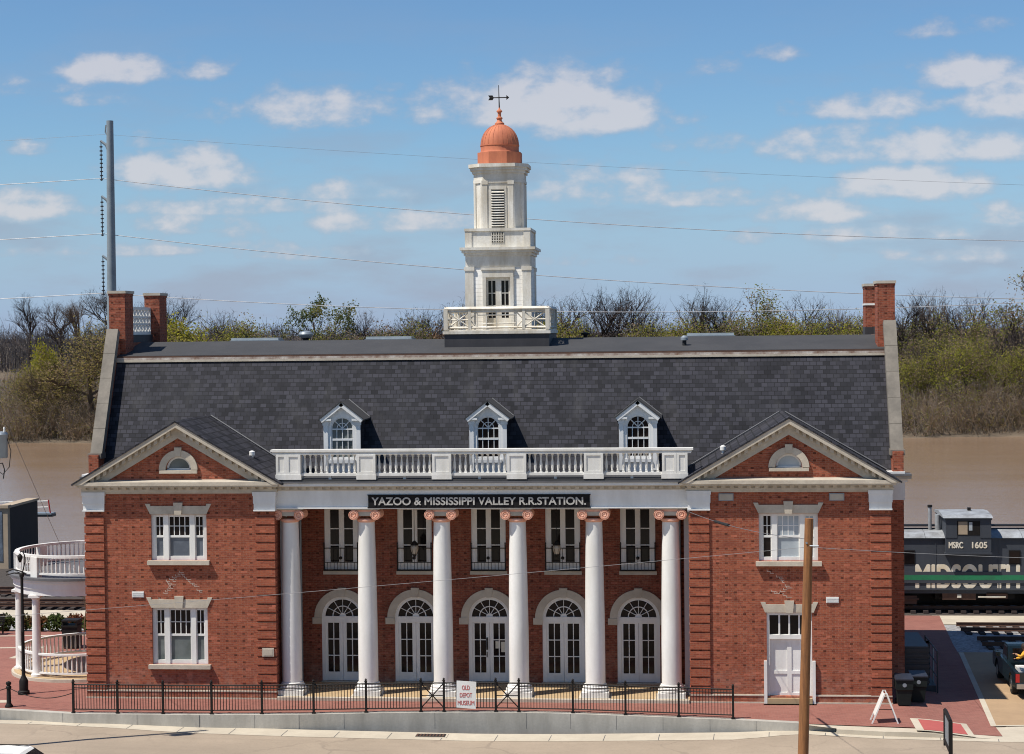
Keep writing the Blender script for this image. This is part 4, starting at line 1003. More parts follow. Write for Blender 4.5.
# ---- round side porch on the left end
RX, RYc, RR = -16.95, 5.95, 2.75
def rp(r, a): return (RX+r*cos(radians(a)), RYc+r*sin(radians(a)))
A0, A1 = 68, 292          # the ring, counted from the +X axis through the left
def ringband(m, r0, r1, z0, z1, a0=A0, a1=A1, n=44):
    for k in range(n):
        a, b = a0+(a1-a0)*k/n, a0+(a1-a0)*(k+1)/n
        p = [rp(r0, a), rp(r0, b), rp(r1, b), rp(r1, a)]
        m.add([(x, y, z0) for x, y in p]+[(x, y, z1) for x, y in p], [(0, 1, 2, 3), (7, 6, 5, 4), (0, 4, 5, 1), (2, 6, 7, 3), (0, 3, 7, 4), (1, 5, 6, 2)], False)
m = MB().use('white_paint'); ringband(m, 2.35, 2.86, 3.40, 3.66); ringband(m, 2.35, 2.92, 3.66, 3.92); ringband(m, 2.3, 3.0, 3.92, 4.02); ringband(m, 0.05, 2.36, 3.7, 3.8)
m.use('gutter_grey'); ringband(m, .05, 3.1, 4.02, 4.12); m.use('white_paint').box(-16.6, -15.84, 3.35, 8.55, 3.42, 4.01)
ro = m.build('rotunda_porch', ST)
m = MB().use('porch_tile'); ringband(m, .02, 2.95, -.05, .14); m.use('pale_stone'); ringband(m, 2.90, 3.05, -.1, .12); m.box(-16.8, -15.84, 3.3, 8.6, -.1, .13); m.build('porch_floor', ro)
rc = MB().use('bright_white').lathe([(.24, .14), (.24, .22), (.19, .26)]+[(.18-.03*(k/8.)**1.5, .28+2.93*k/8.) for k in range(9)]+[(.19, 3.24), (.19, 3.30)], 0, 0, 18).box(-.24, .24, -.24, .24, 3.30, 3.40)
rcm = rc.mesh('column')
for a in (241, 196):
    x, y = rp(2.70, a); put('column', rcm, ro, (x, y, 0))
for nm, r0_, r1_, z0_, z1_ in (('balcony_handrail', RR-.09, RR+.09, 4.90, 5.0), ('balcony_bottom_rail', RR-.06, RR+.06, 4.22, 4.30), ('porch_handrail', 2.64, 2.78, 1.0, 1.08), ('porch_bottom_rail', 2.66, 2.76, .26, .33)):
    m = MB().use('bright_white'); ringband(m, r0_, r1_, z0_, z1_); m.build(nm, ro)
for a in (243, 196, 150, 105):
    m = MB().use('bright_white')
    x, y = rp(RR, a); c_, s_ = cos(radians(a)), sin(radians(a))
    p = [(x+c_*d*.13-s_*e*.18, y+s_*d*.13+c_*e*.18) for d, e in ((-1, -1), (1, -1), (1, 1), (-1, 1))]; m.prismz(p, 4.12, 4.92)
    m.build('balcony_pedestal', ro)
spn = MB().use('bright_white').lathe([(.026, 0), (.036, .05), (.04, .2), (.024, .5), (.024, .52), (.034, .60)], 0, 0, 8); spm = spn.mesh('spindle')
cnt = 0
for a in [A0+4+k*3.9 for k in range(57)]:
    if min(abs(a-b) for b in (243, 196, 150, 105)) < 4: continue
    x, y = rp(RR, a); put('spindle', spm, ro, (x, y, 4.30)); cnt += 1
for a in [A1-5-k*3.9 for k in range(56)]:
    if cnt >= 99: break
    if min(abs(a-b) for b in (241, 196)) < 5: continue
    x, y = rp(2.71, a); o = put('spindle', spm, ro, (x, y, .33)); o.scale = (1, 1, 1.12); cnt += 1

# ---- signs and plates fixed to the station
sg = MB().use('sign_black').box(-4.18, 4.09, .15, .185, 7.20, 7.64).use('black_iron').box(-4.21, 4.12, .155, .188, 7.165, 7.20).box(-4.21, 4.12, .155, .188, 7.64, 7.67)
sg = tag(sg.build('sign_board'), 'long black board reading YAZOO & MISSISSIPPI VALLEY R.R.STATION. on the portico frieze', 'sign')
me = text_mesh('YAZOO & MISSISSIPPI VALLEY R.R.STATION.', 7.98, .28, .0, .02, .010); me.materials.append(MATS['letter_silver']); put('lettering', me, sg, (-4.04, .128, 7.28))
tag(MB().use('stone').box(-8.24, -7.80, -.045, .01, 1.62, 1.93).use('pale_stone').box(-8.2, -7.84, -.055, -.04, 1.66, 1.89).build('wall_plaque'), 'small pale stone plaque on the quoin beside the portico', 'plaque')
for s, x, lab in ((-1, -13.0, 'small white vent plate left of the lower wing window lintel'), (1, 12.9, 'small white vent plate right of the side door lintel')):
    m = MB().use('bright_white').box(x-.23, x+.23, .03, .09, 3.82 if s < 0 else 3.68, 4.04 if s < 0 else 3.90)
    m.use('white_paint')
    for k in range(3): m.box(x-.21, x+.21, .018, .03, (3.85 if s < 0 else 3.71)+k*.06, (3.88 if s < 0 else 3.74)+k*.06)
    tag(m.build('wall_vent'), lab, 'vent')
for x, lab in ((9.08, 'grey patch plate under the right pediment, nearer the portico'), (13.08, 'grey patch plate under the right pediment, nearer the outer corner')):
    tag(MB().use('galv_steel').box(x-.27, x+.27, .03, .085, 7.42, 7.69).use('stone').box(x-.24, x+.24, .02, .035, 7.45, 7.66).build('patch_plate'), lab, 'plate')
for x, lab in ((-2.72, 'globe lantern hanging in the portico between the second and third columns'), (2.72, 'glass lantern hanging in the portico between the fourth and fifth columns')):
    t = thing('hanging_lantern', lab, 'lantern', (x, 1.9, 5.2), 0, 'lanterns hanging in the portico')
    MB().use('black_iron').tube([(x, 1.9, 5.75), (x, 1.9, 7.22)], .012, 5).build('chain', t)
    MB().use('lamp_glass').lathe([(.09, 5.24), (.15, 5.42), (.155, 5.5), (.12, 5.58)], x, 1.9, 12).build('glass_shade', t)
    m = MB().use('black_iron').lathe([(.16, 5.58), (.1, 5.68), (.03, 5.75)], x, 1.9, 12).lathe([(.02, 5.10), (.06, 5.16), (.09, 5.24)], x, 1.9, 12)
    for k in range(6): a = pi*k/3; m.tube([(x+.09*cos(a), 1.9+.09*sin(a), 5.24), (x+.15*cos(a), 1.9+.15*sin(a), 5.42), (x+.13*cos(a), 1.9+.13*sin(a), 5.58)], .008, 4)
    m.build('lantern_frame', t)

# ------------------------------------------------------------------ iron fence on the retaining wall
fe = thing('iron_fence', 'black iron picket fence with two star panels along the retaining wall', 'fence', (-2.7, -2.4, .03))
PX = [-14.61, -12.96, -11.27, -9.48, -7.66, -5.80, -3.93, -1.96, -1.13, .74, 1.58, 3.53, 5.42, 7.31, 9.21]
pm = MB().use('black_iron').box(-.038, .038, -.038, .038, 0, 1.10).box(-.05, .05, -.05, .05, 1.10, 1.13).lathe([(.02, 1.13), (.045, 1.165), (.03, 1.2), (0, 1.22)], 0, 0, 8).box(-.07, .07, -.07, .07, 0, .02)
pmesh = pm.mesh('post')
for x in PX: put('post', pmesh, fe, (x, Ff(x)+.13, .03))
for a, b in zip(PX, PX[1:]):
    star = b-a < 1.2
    m = MB().use('black_iron'); ya, yb = Ff(a)+.13, Ff(b)+.13
    def L(t, z): return (a+(b-a)*t, ya+(yb-ya)*t, .03+z)
    m.bar(L(0, 1.02), L(1, 1.02), .035); m.bar(L(0, .12), L(1, .12), .032)
    if star:
        m.bar(L(0, .12), L(1, 1.02), .03); m.bar(L(0, 1.02), L(1, .12), .03); m.bar(L(.5, .12), L(.5, 1.02), .024); m.bar(L(0, .57), L(1, .57), .024)
        m.bar(L(.15, .30), L(.85, .30), .02); m.lathe([(0, -.05), (.05, -.03), (.06, 0), (.05, .03), (0, .05)], *L(.5, 0)[:2], 10, .60)
        for t in (.5,): pass
        m.build('star_panel', fe)
    else:
        m.bar(L(0, .90), L(1, .90), .024); n = int((b-a)/.105)
        for k in range(1, n): m.bar(L(k/n, .12), L(k/n, 1.02), .022)
        m.build('fence_panel', fe)
# hand-painted museum board hung on the fence
x0, x1 = -.68, .02; yb = Ff(-.3)+.06
sgn = MB().use('bright_white'); sgn.add([(x0, yb, .17), (x1, yb, .12), (x1+.03, yb, 1.10), (x0+.02, yb, 1.14), (x0, yb+.02, .17), (x1, yb+.02, .12), (x1+.03, yb+.02, 1.10), (x0+.02, yb+.02, 1.14)], [(0, 1, 2, 3), (7, 6, 5, 4), (0, 4, 5, 1), (1, 5, 6, 2), (2, 6, 7, 3), (3, 7, 4, 0)])
sgn = tag(sgn.build('museum_sign'), 'white board reading OLD DEPOT MUSEUM in red, hung on the fence', 'sign')
for txt, w, z in (('OLD', .28, .81), ('DEPOT', .44, .54), ('MUSEUM', .60, .26)):
    me = text_mesh(txt, w, .16, .0, .004, .003); me.materials.append(MATS['letter_red']); put('lettering', me, sgn, (-.33-w/2, yb-.008, z))

# ------------------------------------------------------------------ street furniture
t = thing('utility_pole', 'weathered brown wooden utility pole in the foreground before the right wing', 'utility pole', (10.79, -16, -.6))
MB().use('pole_wood').tube([(10.79, -16, -.7), (10.85, -16, 1.8), (10.95, -16, 5.0), (11.06, -16, 8.42)], .165, 16, .118).build('shaft', t)
m = MB().use('galv_steel').tube([(10.98, -16.14, 7.75), (10.98, -15.8, 7.75)], .03, 6); m.tube([(11.06, -16.2, 7.68), (11.3, -16.25, 7.68)], .02, 5); m.build('bracket', t)
def sag(p, q, d, n=24): return [(p[0]+(q[0]-p[0])*k/n, p[1]+(q[1]-p[1])*k/n, p[2]+(q[2]-p[2])*k/n-d*4*(k/n)*(1-k/n)) for k in range(n+1)]
def cable(name, pts, r, mat, label, cat='cable'):
    return tag(MB().use(mat).tube(pts, r, 5).build(name), label, cat)
CABL = (-20.2, -9.5, 4.15)
cable('service_cable', sag((10.98, -16, 7.62), CABL, .08), .006, 'wire_mid', 'thin pale service cable crossing in front of all six columns', 'cable')
cb = thing('service_cable', 'dark service drop with a black splice from the wooden pole to the portico corner', 'cable', (9, -8, 7.3))
pts = sag((10.95, -16, 7.85), (7.66, .0, 7.05), .15)
MB().use('wire_grey').tube(pts, .009, 5).build('conductor', cb)
MB().use('rubber').tube(pts[14:18], .05, 8).build('splice_sleeve', cb)
cable('service_cable', sag((11.05, -16, 7.62), (32, -20, 7.9), .3), .007, 'wire_grey', 'thin cable leading right from the wooden pole out of view', 'cable')
# foreground sign seen almost edge-on, beside the road
t = thing('post_sign', 'black framed sign on a post seen almost edge on at the near roadside', 'sign', (14.8, -16, -.3))
MB().use('black_iron').box(14.85, 14.95, -16.06, -15.96, -.35, 2.77).build('post', t)
m = MB().use('black_iron'); d = Vector((.07, 1.6, 0)).normalized(); p = Vector((14.90, -15.95, 0)); q = p+d*1.55
for a, b in (((p.x, p.y, 1.75), (p.x, p.y, 2.78)), ((q.x, q.y, 1.75), (q.x, q.y, 2.78)), ((p.x, p.y, 2.77), (q.x, q.y, 2.77)), ((p.x, p.y, 1.93), (q.x, q.y, 1.93))): m.bar(a, b, .09)
m.build('sign_frame', t)
n_ = Vector((d.y, -d.x, 0))*.012
MB().use('galv_steel').add([tuple(p-n_+Vector((0, 0, 1.95))), tuple(q-n_+Vector((0, 0, 1.95))), tuple(q-n_+Vector((0, 0, 2.72))), tuple(p-n_+Vector((0, 0, 2.72))), tuple(p+n_+Vector((0, 0, 1.95))), tuple(q+n_+Vector((0, 0, 1.95))), tuple(q+n_+Vector((0, 0, 2.72))), tuple(p+n_+Vector((0, 0, 2.72)))], [(0, 1, 2, 3), (7, 6, 5, 4), (0, 4, 5, 1), (1, 5, 6, 2), (2, 6, 7, 3), (3, 7, 4, 0)]).build('sign_panel', t)
# folding A-board seen from its side
t = thing('sandwich_board', 'white folding A-frame sandwich board seen from its side on the brick pavement', 'sandwich board', (14.4, -3.2, 0))
for s in (-1, 1):
    m = MB().use('bright_white'); xb = 14.42+s*.45; xt = 14.45+s*.03
    for y in (-3.32, -2.72): m.add([(xb-.025, y-.02, -.02), (xb+.025, y-.02, -.02), (xt+.025, y-.02, 1.05), (xt-.025, y-.02, 1.05), (xb-.025, y+.02, -.02), (xb+.025, y+.02, -.02), (xt+.025, y+.02, 1.05), (xt-.025, y+.02, 1.05)], [(0, 1, 2, 3), (7, 6, 5, 4), (0, 4, 5, 1), (1, 5, 6, 2), (2, 6, 7, 3), (3, 7, 4, 0)])
    fx = lambda z: xb+(xt-xb)*(z+.02)/1.07
    m.add([(fx(.25)-.01, -3.3, .25), (fx(.25)-.01, -2.74, .25), (fx(1.0)-.01, -2.74, 1.0), (fx(1.0)-.01, -3.3, 1.0), (fx(.25)+.01, -3.3, .25), (fx(.25)+.01, -2.74, .25), (fx(1.0)+.01, -2.74, 1.0), (fx(1.0)+.01, -3.3, 1.0)], [(0, 1, 2, 3), (7, 6, 5, 4), (0, 4, 5, 1), (1, 5, 6, 2), (2, 6, 7, 3), (3, 7, 4, 0)])
    m.build('board', t)
MB().use('black_iron').box(14.2, 14.68, -3.03, -3.01, .42, .44).build('spreader', t)
# left street lamp
lx, ly = -17.72, .62
t = thing('street_lamp', 'black cast iron street lamp with a scroll arm beside the round porch', 'street lamp', (lx, ly, 0))
m = MB().use('black_iron').lathe([(.22, 0), (.22, .12), (.17, .16), (.17, .52), (.13, .6), (.09, .68), (.07, .75), (.062, 2.4), (.075, 2.42), (.06, 2.46), (.055, 4.5), (.09, 4.52), (.09, 4.62), (.05, 4.66)], lx, ly, 14); m.build('pole', t)
m = MB().use('black_iron'); pts = [(lx, ly, 4.6), (lx+.08, ly, 4.85), (lx+.13, ly, 5.1), (lx+.12, ly, 5.35), (lx+.05, ly, 5.48), (lx-.04, ly, 5.47), (lx-.06, ly, 5.38)]; m.tube(pts, .025, 6); m.tube([(lx-.62, ly, 4.70), (lx-.35, ly, 4.80), (lx, ly, 4.72)], .03, 6); m.tube([(lx-.62, ly, 4.58), (lx-.3, ly, 4.66), (lx, ly, 4.62)], .025, 6); m.tube([(lx, ly, 4.70), (lx+.18, ly, 4.62)], .03, 6); m.build('scroll_arm', t)
m = MB().use('black_iron').lathe([(.02, 5.40), (.09, 5.32), (.10, 5.28), (.10, 5.26)], lx-.06, ly, 12).lathe([(.095, 5.265), (.08, 5.17), (.05, 5.10), (.02, 5.06)], lx-.06, ly, 12); m.build('lantern', t)
t = thing('bollard', 'short black iron bollard with a chain at the left kerb', 'bollard', (-17.4, -1.8, 0))
MB().use('black_iron').lathe([(.15, 0), (.15, .05), (.10, .12), (.085, .16), (.075, .68), (.10, .7), (.10, .76), (.06, .8), (.1, .86), (.09, .93), (0, .97)], -17.4, -1.8, 14).build('post', t)
m = MB().use('black_iron'); m.tube(sag((-17.4, -1.8, .72), (-14.65, -2.5, .72), .30, 14), .016, 5); m.tube(sag((-17.4, -1.8, .72), (-21, -1.7, .72), .30, 14), .016, 5); m.build('chain', t)
# transformer pole at the left edge
px0 = -15.70; YT = -7.1
t = thing('transformer_pole', 'utility pole with a grey transformer can at the left edge of view', 'utility pole', (px0, YT, -.35))
MB().use('bark_dark').tube([(px0-.42, YT, -.4), (px0-.02, YT, 12.0)], .115, 12, .09).build('shaft', t)
cx_ = px0+.28
m = MB().use('galv_steel').lathe([(.0, 9.6), (.18, 9.61), (.2, 9.65), (.2, 10.38), (.22, 10.41), (.18, 10.48), (0, 10.52)], cx_, YT-.15, 16); m.build('transformer', t)
m = MB().use('bright_white').lathe([(.03, 10.48), (.045, 10.52), (.03, 10.57), (.045, 10.62), (.02, 10.67)], cx_+.12, YT-.2, 8); m.build('insulator', t)
m = MB().use('bright_white').lathe([(.03, 11.05), (.055, 11.1), (.055, 11.28), (.03, 11.33)], px0+.13, YT-.2, 8); m.build('insulator', t)
m = MB().use('rubber').tube([(cx_+.17, YT-.15, 10.35), (cx_+.32, YT-.15, 9.85), (cx_+.25, YT-.15, 9.3), (cx_, YT-.1, 9.05), (px0+.05, YT, 9.2)], .014, 5); m.build('lead', t)
m = MB().use('rubber').tube([(px0+.1, YT, 9.4), (px0+.26, YT-.05, 9.43), (px0+.33, YT-.05, 9.2), (px0+.28, YT-.05, 8.9)], .02, 6); m.build('lead', t)
cable('guy_wire', sag((px0+.1, YT, 11.6), (-16.94, 3.0, 5.3), .05, 8), .009, 'wire_grey', 'thin guy wire slanting down from the transformer pole across the river', 'wire')

# bins, louvred unit
def bin_(name, x, y, label, s=1.0, rot=0.):
    t = thing(name, label, 'bin', (x, y, gz(x, y)), 0, 'wheeled bins at the station corner')
    z = gz(x, y)+.04
    m = MB().use('bin_green'); a0, a1, h = .22*s, .30*s, .92*s
    def fr(w, zz): return [(x-w, y-w*1.05, zz), (x+w, y-w*1.05, zz), (x+w, y+w*1.15, zz), (x-w, y+w*1.15, zz)]
    m.add(fr(a0, z)+fr(a0+.045, z+h*.55)+fr(a1, z+h*.62)+fr(a1+.01, z+h), [(3, 2, 1, 0)]+[(4*i+k, 4*i+(k+1) % 4, 4*i+4+(k+1) % 4, 4*i+4+k) for i in range(3) for k in range(4)]+[(12, 13, 14, 15)])
    m.build('body', t)
    m = MB().use('bin_lid'); w = a1+.03; m.add([(x-w, y-w*1.1, z+h), (x+w, y-w*1.1, z+h), (x+w, y+w*1.2, z+h), (x-w, y+w*1.2, z+h), (x-w, y-w*1.1, z+h+.04), (x+w, y-w*1.1, z+h+.04), (x+w*.9, y+w, z+h+.13), (x-w*.9, y+w, z+h+.13)], [(0, 3, 2, 1), (4, 5, 6, 7), (0, 1, 5, 4), (1, 2, 6, 5), (2, 3, 7, 6), (3, 0, 4, 7)]); m.build('lid', t)
    m = MB().use('rubber')
    for sx in (-1, 1):
        n = 14; X = x+sx*.24; m.add([(X+dx, y+.3+.1*cos(2*pi*k/n), gz(x, y)+.1+.1*sin(2*pi*k/n)) for dx in (-.03, .03) for k in range(n)], [tuple(range(n)), tuple(range(2*n-1, n-1, -1))]+[(k, (k+1) % n, (k+1) % n+n, k+n) for k in range(n)])
    m.build('wheel', t)
    m = MB().use('galv_steel'); n = 14; m.add([(x+.075*cos(2*pi*k/n), y-a1*1.06-.012, z+h*.80+.075*sin(2*pi*k/n)) for k in range(n)]+[(x+.075*cos(2*pi*k/n), y-a1*1.06+.02, z+h*.80+.075*sin(2*pi*k/n)) for k in range(n)], [tuple(range(n)), tuple(range(2*n-1, n-1, -1))]+[(k, (k+1) % n, (k+1) % n+n, k+n) for k in range(n)]); m.build('emblem', t)
bin_('wheeled_bin', 15.42, -.1, 'nearer dark green wheeled bin with a round emblem at the station corner')
bin_('wheeled_bin', 16.02, .7, 'rear dark green wheeled bin standing half behind the other one')
t = thing('slatted_enclosure', 'dark slatted metal enclosure with a post railing in the shade of the station', 'enclosure', (16.4, 3.6, -.15))
m = MB().use('dark_metal').box(15.86, 16.75, 3.3, 6.6, -.2, 1.55)
for k in range(8): m.box(15.86, 16.78, 3.26, 3.3, -.05+k*.2, .06+k*.2)
m.build('cabinet', t)
m = MB().use('dark_metal'); m.box(15.86, 17.0, 3.1, 6.8, -.2, .1)
m.build('plinth', t)
for i, y in enumerate((2.9, 4.1, 5.3, 6.5)):
    MB().use('galv_steel' if i == 1 else 'dark_metal').tube([(17.02, y, -.25), (17.02, y, 1.45)], .03, 6).build('railing_post', t)
m = MB().use('dark_metal')
for z in (.45, .95, 1.42): m.tube([(17.02, 2.9, z), (17.02, 6.5, z)], .022, 6)
m.build('rail', t)

# ------------------------------------------------------------------ caboose
CY0, CY1, RZ = 22.95, 25.75, -.1
t = thing('caboose', 'dark grey caboose with a cupola and a green stripe reading MIDSOUTH and MSRC 1605', 'caboose', (21, 24.3, 0))
X0, X1 = 15.4, 27.4
m = MB().use('caboose_grey').box(X0, X1, CY0, CY1, .93, 3.42)
for x in (X0+.02, 17.2, 19.55, 22.55, 25.2, X1-.1): m.box(x, x+.05, CY0-.02, CY0, .93, 3.42)
m.box(X0-1.0, X1+1.0, CY0+.1, CY1-.1, .75, .93)
m.box(X0, X1, CY0-.03, CY0, .93, 1.02); m.box(X0, X1, CY0-.06, CY0, 3.38, 3.46)
body = m.build('body', t)
m = MB().use('stripe_green').box(X0, X1, CY0-.045, CY0-.02, 1.42, 1.66)
m.use('caboose_grey').box(X0, X1, CY0-.042, CY0-.018, 1.27, 1.42).box(X0, X1, CY0-.042, CY0-.018, 1.66, 1.82)
m.build('stripe', body)
me = text_mesh('MIDSOUTH', 4.88, 1.12, .0, .012, .045); me.materials.append(MATS['letter_cream']); put('lettering', me, body, (18.65, CY0-.016, 1.03))
m = MB().use('caboose_roof')
for k in range(9):
    a = X0-.9+(X1-X0+1.8)*k/9; b = X0-.9+(X1-X0+1.8)*(k+1)/9-.02
    if b < 20.02 or a > 22.2 or True:
        m.prismx([(CY0-.1, 3.46), (CY0+.35, 3.66), (24.35, 3.80), (CY1-.35, 3.66), (CY1+.1, 3.46)], a, b)
m.use('black_iron').box(X0-.9, 19.9, 24.0, 24.7, 3.9, 3.95).box(22.3, X1+.9, 24.0, 24.7, 3.9, 3.95)
m.build('roof', t)
m = MB().use('caboose_grey').box(20.02, 22.17, CY0-.32, CY1+.32, 2.72, 4.46); m.box(19.98, 22.21, CY0-.36, CY1+.36, 4.36, 4.46); m.box(19.98, 22.21, CY0-.36, CY1+.36, 2.70, 2.78)
for a, b in ((20.02, 20.55), (21.65, 22.17)): m.box(a, b, CY0-.345, CY0-.32, 3.5, 4.36)
cp = m.build('cupola', t)
m = MB().use('caboose_roof').prismx([(CY0-.45, 4.46), (CY0, 4.57), (24.35, 4.66), (CY1, 4.57), (CY1+.45, 4.46)], 19.9, 22.25); m.use('black_iron').box(21.3, 21.45, 24.2, 24.4, 4.64, 4.80); m.build('cupola_roof', cp)
m = MB().use('black_iron').box(20.56, 21.64, CY0-.335, CY0-.31, 3.62, 4.30).use('floodwall').box(20.62, 21.05, CY0-.345, CY0-.33, 3.66, 4.28).use('glass_curtain').box(21.12, 21.28, CY0-.345, CY0-.33, 3.85, 4.26); m.build('cupola_window', cp)
for txt, x, w in (('MSRC', 20.17, .66), ('1605', 21.27, .70)):
    me = text_mesh(txt, w, .29, .0, .012, .013); me.materials.append(MATS['letter_cream']); put('lettering', me, cp, (x, CY0-.338, 3.0))
for x in (18.05, 23.05, 25.9):
    m = MB().use('black_iron').box(x, x+.55, CY0-.03, CY0-.008, 2.18, 2.86).use('glass_dark').box(x+.05, x+.5, CY0-.04, CY0-.028, 2.23, 2.81); m.build('window', body)
m = MB().use('caboose_roof').tube([(19.45, 24.0, 3.6), (19.45, 24.0, 4.95)], .09, 10); m.use('black_iron').tube([(19.45, 24.0, 4.85), (19.45, 24.0, 4.96)], .12, 10); m.build('stovepipe', t)
m = MB().use('caboose_roof').tube([(19.82, 24.0, 3.6), (19.82, 24.0, 4.5)], .14, 10); m.build('water_tank', t)
for x in (17.6, 25.2):
    m = MB().use('rust_steel').box(x-1.1, x+1.1, CY0+.2, CY0+.36, .22, .62).box(x-.35, x+.35, CY0+.15, CY0+.3, .3, .75).box(x-1.2, x+1.2, CY0+.14, CY0+.2, .42, .5); m.box(x-.9, x+.9, CY1-.4, CY1-.25, .25, .62)
    tr = m.build('truck_frame', t)
    for wx in (x-.85, x+.85):
        for y in (23.6, 25.04):
            n = 18; m = MB().use('black_iron'); m.add([(wx+.42*cos(2*pi*k/n), y+dy, .42+RZ+.17+.42*sin(2*pi*k/n)) for dy in (-.06, .06) for k in range(n)], [tuple(range(n)), tuple(range(2*n-1, n-1, -1))]+[(k, (k+1) % n, (k+1) % n+n, k+n) for k in range(n)]); m.build('wheel', tr)
m = MB().use('black_iron').box(19.6, 23.4, CY0+.5, CY1-.5, .42, .85).box(X0, X1, 24.2, 24.5, .12, .75).use('rust_steel').box(19.9, 21.5, CY0+.1, CY0+.3, .45, .75).box(22.0, 23.0, CY0+.1, CY0+.3, .5, .8).use('letter_cream').box(20.6, 20.8, CY0+.06, CY0+.1, .55, .7).box(21.6, 22.9, CY0+.05, CY0+.1, .56, .62); m.build('underframe', t)  # long black centre box is filler, added to darken the bright gap below
for x in (X0-.9, X1+.55): m = MB().use('black_iron').box(x, x+.35, CY0+.1, CY0+.3, .2, .9).box(x, x+.05, CY0+.1, CY0+.14, .9, 1.9).box(x+.3, x+.35, CY0+.1, CY0+.14, .9, 1.9); m.build('step', t)

# ------------------------------------------------------------------ pickup (partly out of frame) and its passenger
TX0, TX1, TY0, TZ = 19.78, 21.62, 2.15, -.2
t = thing('pickup_truck', 'dark green pickup truck parked on the tan driveway by the tracks', 'pickup truck', (20.7, 4.8, TZ))
def profx(m, prof, x0, x1, inset=0.): return m.prismx(prof, x0, x1)
m = MB().use('truck_paint')
lo = .42+TZ; belt = .98+TZ
# side panels with wheel arches cut by the profile
def arch(cy, r=.44, n=10): return [(cy-r*cos(pi*k/n), .36+TZ+r*sin(pi*k/n)) for k in range(n+1)]
side = [(TY0, lo)]+arch(3.25)+arch(6.35)+[(7.35, lo), (7.42, .75+TZ), (7.25, .95+TZ), (5.85, belt+.04), (TY0, belt)]
for a, b in ((TX0, TX0+.14), (TX1-.14, TX1)):
    tr = tessellate_polygon([[Vector((y, z, 0)) for y, z in side]]); n = len(side)
    m.add([(a, y, z) for y, z in side]+[(b, y, z) for y, z in side], [tuple(q) for q in tr]+[tuple(i+n for i in q) for q in tr]+[(i, (i+1) % n, (i+1) % n+n, i+n) for i in range(n)])
m.box(TX0+.14, TX1-.14, 4.25, 4.35, .5+TZ, belt); m.box(TX0+.1, TX1-.1, TY0+.02, 4.3, .55+TZ, .62+TZ)
m.prismx([(5.8, .5+TZ), (7.35, .45+TZ), (7.4, .75+TZ), (7.2, .98+TZ), (5.8, 1.03+TZ)], TX0+.14, TX1-.14)
m.box(TX0+.14, TX1-.14, 4.3, 5.85, .4+TZ, .9+TZ)
body = m.build('body', t)
MB().use('truck_paint').box(TX0+.1, TX1-.1, TY0-.03, TY0+.05, .5+TZ, belt-.01).build('tailgate', t)
m = MB().use('truck_paint'); m.prismx([(4.42, belt), (5.82, belt), (5.35, 1.58+TZ), (5.2, 1.62+TZ), (4.7, 1.62+TZ), (4.55, 1.58+TZ)], TX0+.12, TX1-.12)
cabp = m.build('cab', t)
m = MB().use('glass_dark').box(TX0+.3, TX1-.3, 4.40, 4.55, 1.08+TZ, 1.5+TZ); m.prismx([(4.55, 1.05+TZ), (5.6, 1.05+TZ), (5.25, 1.52+TZ), (4.68, 1.52+TZ)], TX0+.105, TX0+.13); m.prismx([(4.55, 1.05+TZ), (5.6, 1.05+TZ), (5.25, 1.52+TZ), (4.68, 1.52+TZ)], TX1-.13, TX1-.105); m.build('window', cabp)
m = MB().use('chrome').box(TX0+.02, TX1-.02, TY0-.16, TY0-.03, .40+TZ, .58+TZ); m.build('bumper', t)
for x in (TX0+.0, TX1-.14): MB().use('lamp_red').box(x, x+.14, TY0-.035, TY0+.06, .62+TZ, .93+TZ).build('tail_light', t)
for x in (TX0-.2, TX1+.02): MB().use('truck_paint').box(x, x+.18, 5.35, 5.45, 1.05+TZ, 1.2+TZ).build('mirror', t)
for y in (3.25, 6.35):
    for x in (TX0+.02, TX1-.24):
        n = 22; m = MB().use('rubber'); m.add([(x+dx, y+.34*cos(2*pi*k/n), .34+TZ+.34*sin(2*pi*k/n)) for dx in (0, .22) for k in range(n)], [tuple(range(n)), tuple(range(2*n-1, n-1, -1))]+[(k, (k+1) % n, (k+1) % n+n, k+n) for k in range(n)]); wh = m.build('wheel', t)
        m = MB().use('chrome'); m.add([(x+dx, y+.2*cos(2*pi*k/n), .34+TZ+.2*sin(2*pi*k/n)) for dx in (-.012, .232) for k in range(n)], [tuple(range(n)), tuple(range(2*n-1, n-1, -1))]+[(k, (k+1) % n, (k+1) % n+n, k+n) for k in range(n)]); m.build('rim', wh)
m = MB().use('bright_white').box(TX0+.22, TX0+1.0, 3.05, 3.55, .62+TZ, 1.02+TZ).use('galv_steel').box(TX0+.22, TX0+1.0, 3.04, 3.56, .80+TZ, .84+TZ)
tag(m.build('cargo_box'), 'pale box lying in the bed of the pickup', 'box')
